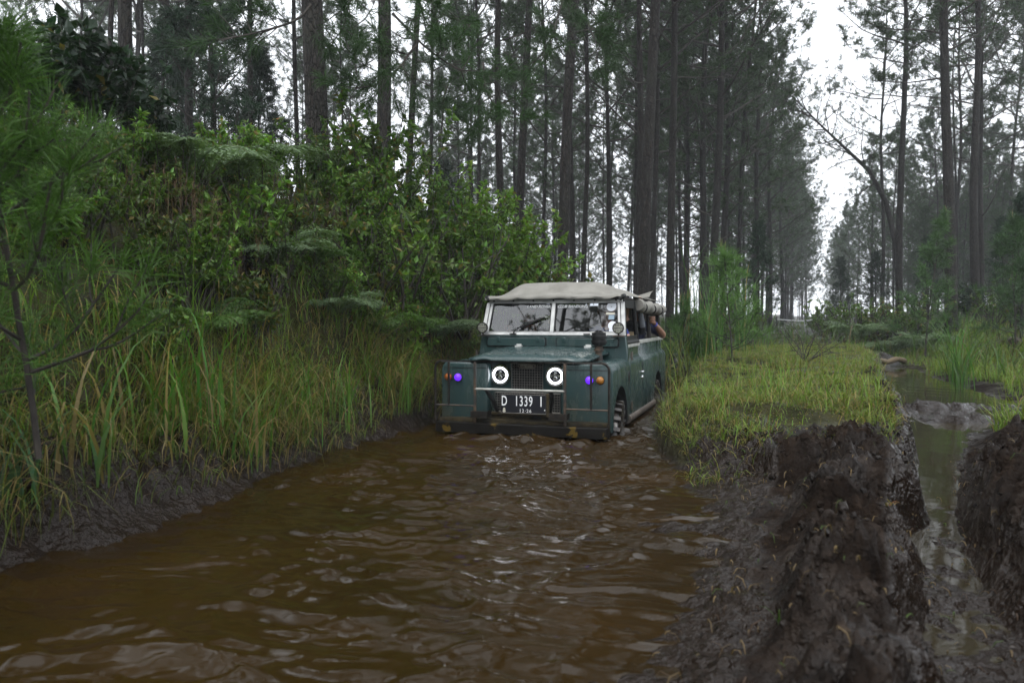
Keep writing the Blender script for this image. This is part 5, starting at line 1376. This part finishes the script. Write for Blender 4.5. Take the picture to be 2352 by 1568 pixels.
shrub(1030, 10.0, S_FINE[1], .85, top=470, label="fine-leaved bush above the grass left of the vehicle's windscreen")
shrub(640, 7.4, S_FINE[1], .7, top=430, label="fine-leaved bush under the brown fern")
shrub(360, 5.6, S_MIX[1], .62, "bush tangled with dry stems beside the blurred sapling")
shrub(1100, 10.0, S_FINE[0], .8, "fine-leaved bush just left of the canvas roof")
shrub(760, 7.4, S_FINE[0], .62, "low fine-leaved bush beside the small flowers on the bank")
# smaller plants that cover the slope between them
rs_ = np.random.default_rng(91)
KINDS = [(S_BRIGHT, "bright green leafy plant", 5), (S_LANT, "mid-green leafy plant", 5), (S_FINE, "fine-leaved plant", 4), (S_MIX, "leafy plant with yellowed leaves", 3)]
spots = []
for row, (off, y0, y1, n) in enumerate(((.8, 4.2, 10.5, 13), (1.5, 4.2, 11.5, 13), (2.0, 4.8, 13.5, 15))):
    for i in range(n):
        y = y0 + (y1 - y0) * (i + rs_.uniform(.1, .9)) / n; spots.append((row, y, float(I(T_XL, y)) - off - rs_.uniform(-.2, .2)))
for row, y, x in spots:
    k = int(rs_.choice([0, 0, 1, 1, 2, 2, 3])); ms, nm, _ = KINDS[k]
    px = 1176 + x / y * 1750
    seen_ = globals().setdefault('seen_', set())
    near = min([(310, "reddish trunk"), (450, "pale crest fern"), (545, "bright leafy bush"), (640, "brown fern"), (735, "thickest trunk"), (865, "flowering bush"), (965, "mossy trunk"), (1050, "yellow-green bush"), (1180, "crooked pine")], key=lambda r: abs(r[0] - px))[1]
    shrub(px, y, ms[int(rs_.integers(len(ms)))], rs_.uniform(.55, .98), next(l for l in (f"small {nm} {['low on', 'halfway up', 'high on'][row]} the bank {w} the {near}" for w in ('below', 'just right of', 'right of', 'farther right of', 'well right of', 'far right of')) if l not in seen_ and not seen_.add(l)), group="small leafy plants on the bank slope", name="leafy_plant", cat="plant")
# right-hand hedge and undergrowth behind
HG = "bushes of the hedge right of the clearing"
for i, (px, d, k, s, lb) in enumerate([(1905, 27, S_FINE[0], 1.9, "first rounded bush of the hazy hedge beside the rope line"), (1960, 25, S_FINE[1], 2.0, "broad bush in the hedge behind the muddy track"), (2030, 24, S_MIX[0], 1.9, "bush in the hedge below the curved leaning tree"), (2100, 23, S_FINE[0], 1.8, "bush in the hedge left of the thick dark pine"), (2290, 21, S_FINE[1], 1.7, "bush behind the tall grass clump on the right"), (2340, 19, S_LANT[1], 1.4, "bush at the right edge above the grassy bank"), (1893, 33, S_FINE[1], 1.2, "hazy bush where the rope line ends"), (2220, 26, S_DARK[0], .9, "dark bush between the two dark pines on the right"), (2380, 25, S_DARK[1], 1.2, "dark bush in the gloom at the right edge"), (1990, 29, S_FINE[1], 1.6, "bush behind the pale ferns in the hazy hedge")]):
    shrub(px, d, k, s, lb, group=HG, top=[655, 610, 600, 590, 640, 620, 690, 640, 620, 600][i])
for i, (px, d, k, s, lb) in enumerate([(1600, 15.0, S_BRIGHT[0], 1.05, "leafy green bush beside the tall reeds behind the vehicle"), (1555, 13.5, S_MIX[0], .8, "bush in the grass just behind the vehicle's tail"), (1640, 17.5, S_FINE[0], 1.3, "bush under the trunk group behind the reeds"), (1720, 20, S_FINE[1], 1.3, "bush by the left edge of the muddy track"), (1440, 19, S_DARK[0], .8, "dark bush behind the canvas roof"), (1500, 18, S_FINE[1], 1.2, "bush at the foot of the widest pine behind the roof")]):
    shrub(px, d, k, s, lb, group="bushes behind the vehicle")

# ---- ferns
fern(450, 7.0, None, 12, 1.15, FR_PALE, "large pale green fern arching over the bank crest")
fern(575, 8.4, None, 8, 1.1, FR_PALE, "pale fern with a long frond reaching right on the bank crest")
fern(1000, 9.4, None, 10, .85, FR_PALE, "pale fern among the bushes left of the windscreen")
fern(720, 7.6, None, 9, .75, FR_GREEN, "green fern hanging below the thickest trunk")
fern(930, 8.6, None, 8, .75, FR_GREEN, "green fern on the bank below the pale fern")
fern(1010, 9.0, None, 5, .45, FR_DRY, "withered brown fern drooping on the bank left of the vehicle")
fern(620, 7.2, None, 7, .7, FR_GREEN, "green fern beside the bright leafy bush")
fern(625, 6.9, None, 9, .8, FR_PALE, "pale fern on the slope under the crest ferns")
fern(850, 8.0, None, 9, .8, FR_GREEN, "green fern on the slope below the tall flowering bush")
fern(1085, 10.2, None, 9, .85, FR_PALE, "pale fern just left of the windscreen on the bank")
fern(480, 5.7, None, 8, .7, FR_GREEN, "green fern low on the slope behind the waterside tufts")
fern(775, 7.4, None, 9, .75, FR_PALE, "pale fern halfway up the slope below the thickest trunk")
fern(1380, 16.5, None, 12, 1.5, FR_DARK, "dark green tree fern behind the canvas roof")
fern(1320, 16, None, 9, 1.3, FR_DARK, "dark fern behind the left corner of the canvas roof")
fern(1120, 10.6, None, 9, .8, FR_GREEN, "green fern by the canvas roof's left corner")
for px, d, lb in ((1975, 22, "far end"), (2050, 21, "middle"), (2120, 20.5, "near end")): fern(px, d, None, 9, 1.3, FR_PALE, f"pale fern at the {lb} of the hedge right of the clearing", group="ferns of the right hedge")

# ---- reeds and tall tufts with blades one can follow
GR = (.065, .145, .020); GY = (.13, .15, .035)
reed_clump(2205, 11.7, 60, 1.75, .020, "tall arching grass clump alone on the right bank", (.075, .15, .035), .04, bend=(.12, 1.2), spread=.08)
reed_clump(2310, 12.6, 20, .65, .018, "shorter grass clump right of the tall arching clump", (.06, .13, .03), .05, bend=(.1, .8))
reed_clump(1612, 14.5, 34, 3.0, .034, "tall upright reeds beside the trunk group behind the vehicle", (.05, .115, .022), .05, bend=(.02, .35), spread=.22)
reed_clump(1650, 15.5, 28, 2.6, .034, "second clump of tall reeds, beside the bright pine sapling", (.05, .115, .022), .05, bend=(.02, .4), spread=.22)
reed_clump(1702, 17, 26, 2.5, .034, "reeds right of the bright pine sapling", (.045, .10, .022), .08, bend=(.05, .5), spread=.25)
reed_clump(1545, 12.4, 34, 1.25, .020, "yellow-green tall grass beside the vehicle's tail", (.12, .16, .03), .12, bend=(.05, .6), spread=.22)
reed_clump(1530, 11.4, 26, .95, .018, "drooping dry grass touching the vehicle's tail", (.11, .12, .035), .5, bend=(.2, 1.0), spread=.18)
reed_clump(1425, 15.8, 9, 1.0, .05, "bright broad blades showing over the canvas roof", (.08, .17, .02), 0, bend=(.03, .4))
reed_clump(195, 3.75, 14, 1.0, .026, "arching broad grass tuft near the left edge, blurred", (.055, .115, .024), .1, bend=(.3, 1.0))
reed_clump(430, 4.6, 24, .85, .022, "upright broad grass tuft in the waterside grass, tallest of these", GR, .08, bend=(.05, .45))
reed_clump(345, 4.4, 18, .8, .022, "broad grass tuft left of the tallest waterside tuft", GR, .12, bend=(.1, .6))
reed_clump(560, 5.0, 22, .8, .020, "broad grass tuft right of the tallest waterside tuft", GR, .12, bend=(.05, .6))
reed_clump(680, 5.8, 22, .85, .018, "broad grass tuft in the middle of the waterside grass", GR, .1, bend=(.05, .6))
reed_clump(790, 6.5, 22, .85, .018, "bright grass tuft between the middle tuft and the vehicle", (.08, .165, .025), .1, bend=(.05, .6))
reed_clump(900, 7.3, 20, .8, .018, "bright grass tuft nearest the vehicle's front corner", (.08, .165, .025), .1, bend=(.05, .7))
reed_clump(30, 3.5, 16, .8, .022, "bluish drooping grass tuft under the blurred sapling", (.05, .10, .045), .15, bend=(.4, 1.1))
for px, d, lb in ((430, 4.72, "small bright grass tuft growing out of the wet bank face"), (560, 5.15, "little grass tuft on the wet bank face, middle one"), (690, 5.85, "little grass tuft on the wet bank face close to the vehicle")):
    reed_clump(px, d, 22, .24, .010, lb, (.13, .20, .03), .1, bend=(.2, 1.1), spread=.04, seg=4)
for (px, d), lb in zip(((300, 3.9), (170, 3.4), (390, 4.2), (470, 4.5), (60, 3.2), (610, 5.2), (740, 6.0)), ("third from the left edge", "second from the left edge", "fourth from the left edge", "in the middle of the row", "nearest the left edge", "second nearest the vehicle", "nearest the vehicle")):
    px = 1176 + (float(I(T_XL, d)) - .34) / d * 1750
    reed_clump(px, d, 16, .62, .0085, f"dry yellow grass tuft drooping over the wet bank, {lb}", (.20, .155, .065), .75, bend=(.9, 1.9), group="dry grass tufts over the bank", az0=-.5, spread=.2)
reed_clump(1792, 2.35, 5, .16, .010, "lone green seedling on the near mud ridge", (.06, .12, .02), 0, bend=(.4, 1.2), spread=.01, name="seedling", cat="seedling")
reed_clump(1640, 3.9, 5, .10, .010, "small yellowed sprig lying on the mud", (.20, .17, .06), .6, bend=(.9, 1.5), spread=.02, name="seedling", cat="seedling")
reed_clump(2045, 3.5, 5, .16, .014, "wilted yellow leaf sprig on the mud ridge", (.22, .15, .05), .6, bend=(.7, 1.5), spread=.02, name="seedling", cat="seedling")

# ---------------------------------------------------------------- grass masses
def scatter(n, x0, x1, y0, y1, cond, power=1.0):
    y = y0 + (y1 - y0) * RNG.random(n) ** power; x = x0 + (x1 - x0) * RNG.random(n)
    ok = cond(x, y); x, y = x[ok], y[ok]; return np.stack([x, y, ground_z(x, y) - .02], -1)
def bladeset(P, h, w, green, dry, fdry, bend, seg=3, droop=.3, az=None, spread=1.2):
    n = len(P); hh = h * np.random.default_rng(n).uniform(.45, 1.15, n) * np.clip(.95 + 1.3 * fbm(P[:, 0] * 1.4, P[:, 1] * 1.4, 3, 155), .4, 1.5)
    a = RNG.uniform(0, 6.28, n) if az is None else RNG.normal(az, spread, n)
    c = grass_cols(n, green, dry, fdry)
    return blades(P, hh, a, RNG.uniform(*bend, n), w * RNG.uniform(.6, 1.2, n), c, seg, droop, tipcol=c * np.array([1.25, 1.1, .9]))
def bank(lo, hi): return lambda x, y: (x < I(T_XL, y) - lo) & (x > I(T_XL, y) - hi)
B1 = scatter(36000, -5, 1.2, 2.2, 12.0, lambda x, y: bank(.24, .95)(x, y) & (fbm(x * 2, y * 2, 2, 150) > -.45))
B2 = scatter(22000, -6, 1.2, 2.4, 14, bank(1.2, 3.6))
B3 = scatter(64000, -5, 1.2, 2.2, 10.5, lambda x, y: bank(.04, .75)(x, y) & (RNG.random(len(x)) < .45 + .55 * sstep(.03, .28, I(T_XL, y) - x + fbm(x * 3, y * 3, 2, 152) * .2)))
B4 = scatter(14000, -9, 4, 4, 26, bank(2.4, 7))
grass_object("waterside_grass", [bladeset(B1,  .50, .0095, (.108, .190, .028), (.23, .18, .07), .24, (.15, 1.6), 5, .7), bladeset(B3, .50, .0062, (.085, .125, .022), (.19, .145, .06), .38, (.6, 1.9), 4, az=-.5)])
B2w = B2[(fbm(B2[:, 0] * 1.5, B2[:, 1] * 1.5, 2, 160) > -.2)]
grass_object("bank_grass", [bladeset(B2, .27, .008, (.088, .155, .022), (.14, .10, .04), .25, (.1, 1.1)), bladeset(B2w[::2], .30, .006, (.03, .06, .012), (.085, .05, .022), .5, (.4, 1.5)), bladeset(B4, .55, .011, (.05, .10, .017), (.13, .10, .04), .15, (.08, .9))])
# feathery brown seed heads over the waterside grass
SH = scatter(5000, -4.5, .8, 3.6, 10, bank(.9, 1.7)); SH = SH[fbm(SH[:, 0] * 1.3, SH[:, 1] * 1.3, 2, 170) > -.1][:520]
def seed_heads(P):
    sets = []; n = len(P); h = RNG.uniform(.5, .85, n); top = P + np.stack([RNG.normal(0, .08, n), RNG.normal(0, .08, n), h], -1)
    sets.append(blades(P, h, RNG.uniform(0, 6.28, n), RNG.uniform(0, .15, n), np.full(n, .003), np.tile((.13, .10, .05), (n, 1)), 3))
    k = 26; R = np.repeat(top, k, 0); t = RNG.random(n * k); R = R + np.stack([0 * t, 0 * t, -.28 * t], -1)
    sets.append(blades(R, .03 + .07 * t, RNG.uniform(0, 6.28, n * k), RNG.uniform(.5, 1.1, n * k), np.full(n * k, .0028), np.tile((.15, .095, .06), (n * k, 1)) * RNG.uniform(.7, 1.2, (n * k, 1)), 2))
    grass_object("seed_head_grass", sets)
seed_heads(SH)
isl = lambda x, y: (x > I(T_XR, y) + .04) & (x < I(T_RL, y) - .08) & (y > 5.35 - (x - 1.2) * .30 + fbm(x * 1.6, y * 1.6, 3, 71) * .25 - .8 * RNG.random(len(x)) ** 4) & (y < 20)
A1 = scatter(230000, .8, 9.5, 4.8, 20, isl, 1.7); bare = fbm(A1[:, 0] * 1.1, A1[:, 1] * 1.1, 3, 180)
A1 = A1[(bare > -.26) | (RNG.random(len(A1)) < .22)]
A1 = A1[RNG.permutation(len(A1))[:84000]]
nA = len(A1)
grass_object("island_grass", [bladeset(A1[:int(nA * .62)], .14, .0062, (.098, .142, .023), (.16, .125, .048), .2, (.6, 2.0), 3), bladeset(A1[int(nA * .62):int(nA * .95)], .13, .0055, (.11, .12, .03), (.17, .13, .055), .5, (1.0, 2.1), 3), bladeset(A1[int(nA * .95):], .26, .007, (.105, .165, .028), (.18, .15, .05), .15, (.1, .9), 4)])
ff = lambda x, y: (x > I(T_RR, y) + .35 + np.where(y < 6.5, 1.2, .0) + fbm(x, y, 2, 190) * .5)
R1 = scatter(110000, 3, 18, 5.6, 24, ff, 1.6)
grass_object("field_grass", [bladeset(R1[:len(R1) // 2], .26, .009, (.115, .17, .026), (.16, .13, .05), .15, (.2, 1.3)), bladeset(R1[len(R1) // 2:], .30, .009, (.095, .155, .024), (.13, .10, .04), .1, (.1, 1.0))])
F1 = scatter(46000, -14, 40, 12, 60, lambda x, y: (mud_mask(x, y)[0] < .5) & ((x < I(T_XL, y) - 1.5) | (x > I(T_RR, y) + .5) | (y > 19)), 1.2)
grass_object("forest_undergrowth", [bladeset(F1, .5, .022, (.05, .095, .020), (.10, .08, .035), .15, (.1, 1.1))])

# bits of straw, needles and torn leaf trodden into the mud
LT = scatter(2600, .3, 4.6, 1.5, 6.0, lambda x, y: (mud_mask(x, y)[0] > .5) & (x > I(T_XR, y) + .1)); nL = len(LT); LT[:, 2] += .022
lt_c = np.where((RNG.random(nL) < .12)[:, None], np.array((.06, .11, .02)), np.where((RNG.random(nL) < .5)[:, None], np.array((.16, .11, .05)), np.array((.05, .03, .018)))) * RNG.uniform(.6, 1.3, (nL, 1))
grass_object("mud_litter", [blades(LT, .02 + .09 * RNG.random(nL) ** 2, RNG.uniform(0, 6.28, nL), RNG.uniform(1.2, 1.9, nL), RNG.uniform(.0025, .007, nL), lt_c, 3, .4)])

# ---------------------------------------------------------------- small things along the track
def log(px0, px1, d, r, label, z, name="fallen_log", twist=.4, mat=None):
    x0, x1 = pxx(px0, d), pxx(px1, d); bm = bmesh.new(); n = 9
    path = [((x1 - x0) * (i / (n - 1) - .5), twist * (i / (n - 1) - .5) * 2 + .02 * math.sin(i * 2.1), .03 * math.sin(i * 1.3)) for i in range(n)]
    V, q = tube_np(np.array(path), [r * (1 + .15 * math.sin(i * 2.7)) for i in range(n)], 10); vs = [bm.verts.new(v) for v in V]
    for f in q: bm.faces.new([vs[i] for i in f]).smooth = True
    bm.faces.new(vs[:10][::-1]); bm.faces.new(vs[-10:]); me = bpy.data.meshes.new(name); bm.to_mesh(me); bm.free(); me.materials.append(mat)
    return tag(link(name, me, loc=((x0 + x1) / 2, d, z)), label, "log", "logs beside the muddy track")
LOGM = simple("pale_wet_log", (0.075, 0.052, 0.024), (0.15, 0.105, 0.05), 0.6, scale=5, stretch=(1, 6, 6), bmp=.3)
LOGD = simple("dark_rotten_log", (0.03, 0.022, 0.016), (0.08, 0.06, 0.045), 0.8, scale=5, bmp=.4)
log(1985, 2098, 17.3, .06, "pale yellowish log lying across the end of the water-filled rut", .16, mat=LOGM)
log(2104, 2150, 21, .12, "short dark rotten log in the grass left of the tall grass clump", float(ground_z(np.array([pxx(2127, 21)]), np.array([21.]))[0]) + .10, twist=.2, mat=LOGD)
log(2312, 2350, 16.5, .10, "broken dark log in the grass at the right edge", float(ground_z(np.array([pxx(2330, 16.5)]), np.array([16.5]))[0]) + .10, twist=.2, mat=LOGD)
# white rope line strung across the clearing between two stakes
d = 33.0; ROPE = simple("white_rope", (0.6, 0.62, 0.62), None, .7)
zr = CAM_Z + (738 - 734) / 1750 * d
P = np.array([(pxx(1783, d), d, zr + .02), (pxx(1815, d), d - .2, zr - .03), (pxx(1842, d), d - .4, zr - .05), (pxx(1870, d), d - 1.0, zr + .08), (pxx(1900, d), d - 1.6, zr + .24)])
mid = P.mean(0); V, q = tube_np(P - mid, .022, 6); tag(link("rope", mesh_np("rope", V, quads=q, mats=[ROPE], smooth=True), loc=mid), "white rope strung across the far end of the track", "rope")
for p, lb in ((P[0], "wooden stake holding the left end of the white rope"), (P[-1], "wooden stake holding the right end of the white rope")):
    g = float(ground_z(np.array([p[0]]), np.array([p[1]]))[0]); V, q = tube_np(np.array([(0, 0, -.1), (.01, 0, (p[2] - g) * .5), (0, 0, max(p[2] - g, .2) + .12)]), [.04, .036, .03], 7)
    tag(link("stake", mesh_np("stake", V, quads=q, mats=[M['twig']], smooth=True), loc=(p[0], p[1], g)), lb, "stake", "stakes of the rope line")
# bare twiggy bush in the island grass
def twig_bush(px, d, label):
    x = pxx(px, d); z = float(ground_z(np.array([x]), np.array([d]))[0]); rg = np.random.default_rng(31); acc = Acc()
    for i in range(12):
        s = bent_path((0, 0, 0), (rg.normal(0, .5) + .25, rg.normal(0, .5), .6), rg.uniform(.5, .95), 6, rg, wob=.2); V, q = tube_np(s, np.linspace(.009, .003, 7), 4); acc.add(V, quads=q)
        for j in range(4):
            t = bent_path(s[rg.integers(2, 6)], rg.normal(0, .6, 3) + (0, 0, .4), rg.uniform(.15, .35), 3, rg, wob=.25); V, q = tube_np(t, np.linspace(.005, .002, 4), 3); acc.add(V, quads=q)
    e = link("twig_bush", acc.mesh("twig_bush", [M['twig']]), loc=(x, d, z)); tag(e, label, "shrub")
twig_bush(1850, 11.5, "bare twiggy bush in the grass near the start of the muddy track")

# ---------------------------------------------------------------- the hazy air
bm = bmesh.new(); bmesh.ops.create_cube(bm, size=1.0)
hz = bpy.data.meshes.new("haze"); bm.to_mesh(hz); bm.free()
m, N, L, out = new_mat("hazy_air"); pv = N.new("ShaderNodeVolumePrincipled"); pv.inputs['Color'].default_value = (.93, .96, 1.0, 1); pv.inputs['Density'].default_value = HAZE_DENSITY; pv.inputs['Anisotropy'].default_value = 0.0
L.new(pv.outputs[0], out.inputs['Volume']); hz.materials.append(m)
ho = link("haze", hz, loc=(10, 70, 13.0), scale=(300, 210, 31)); tag(ho, kind='stuff')
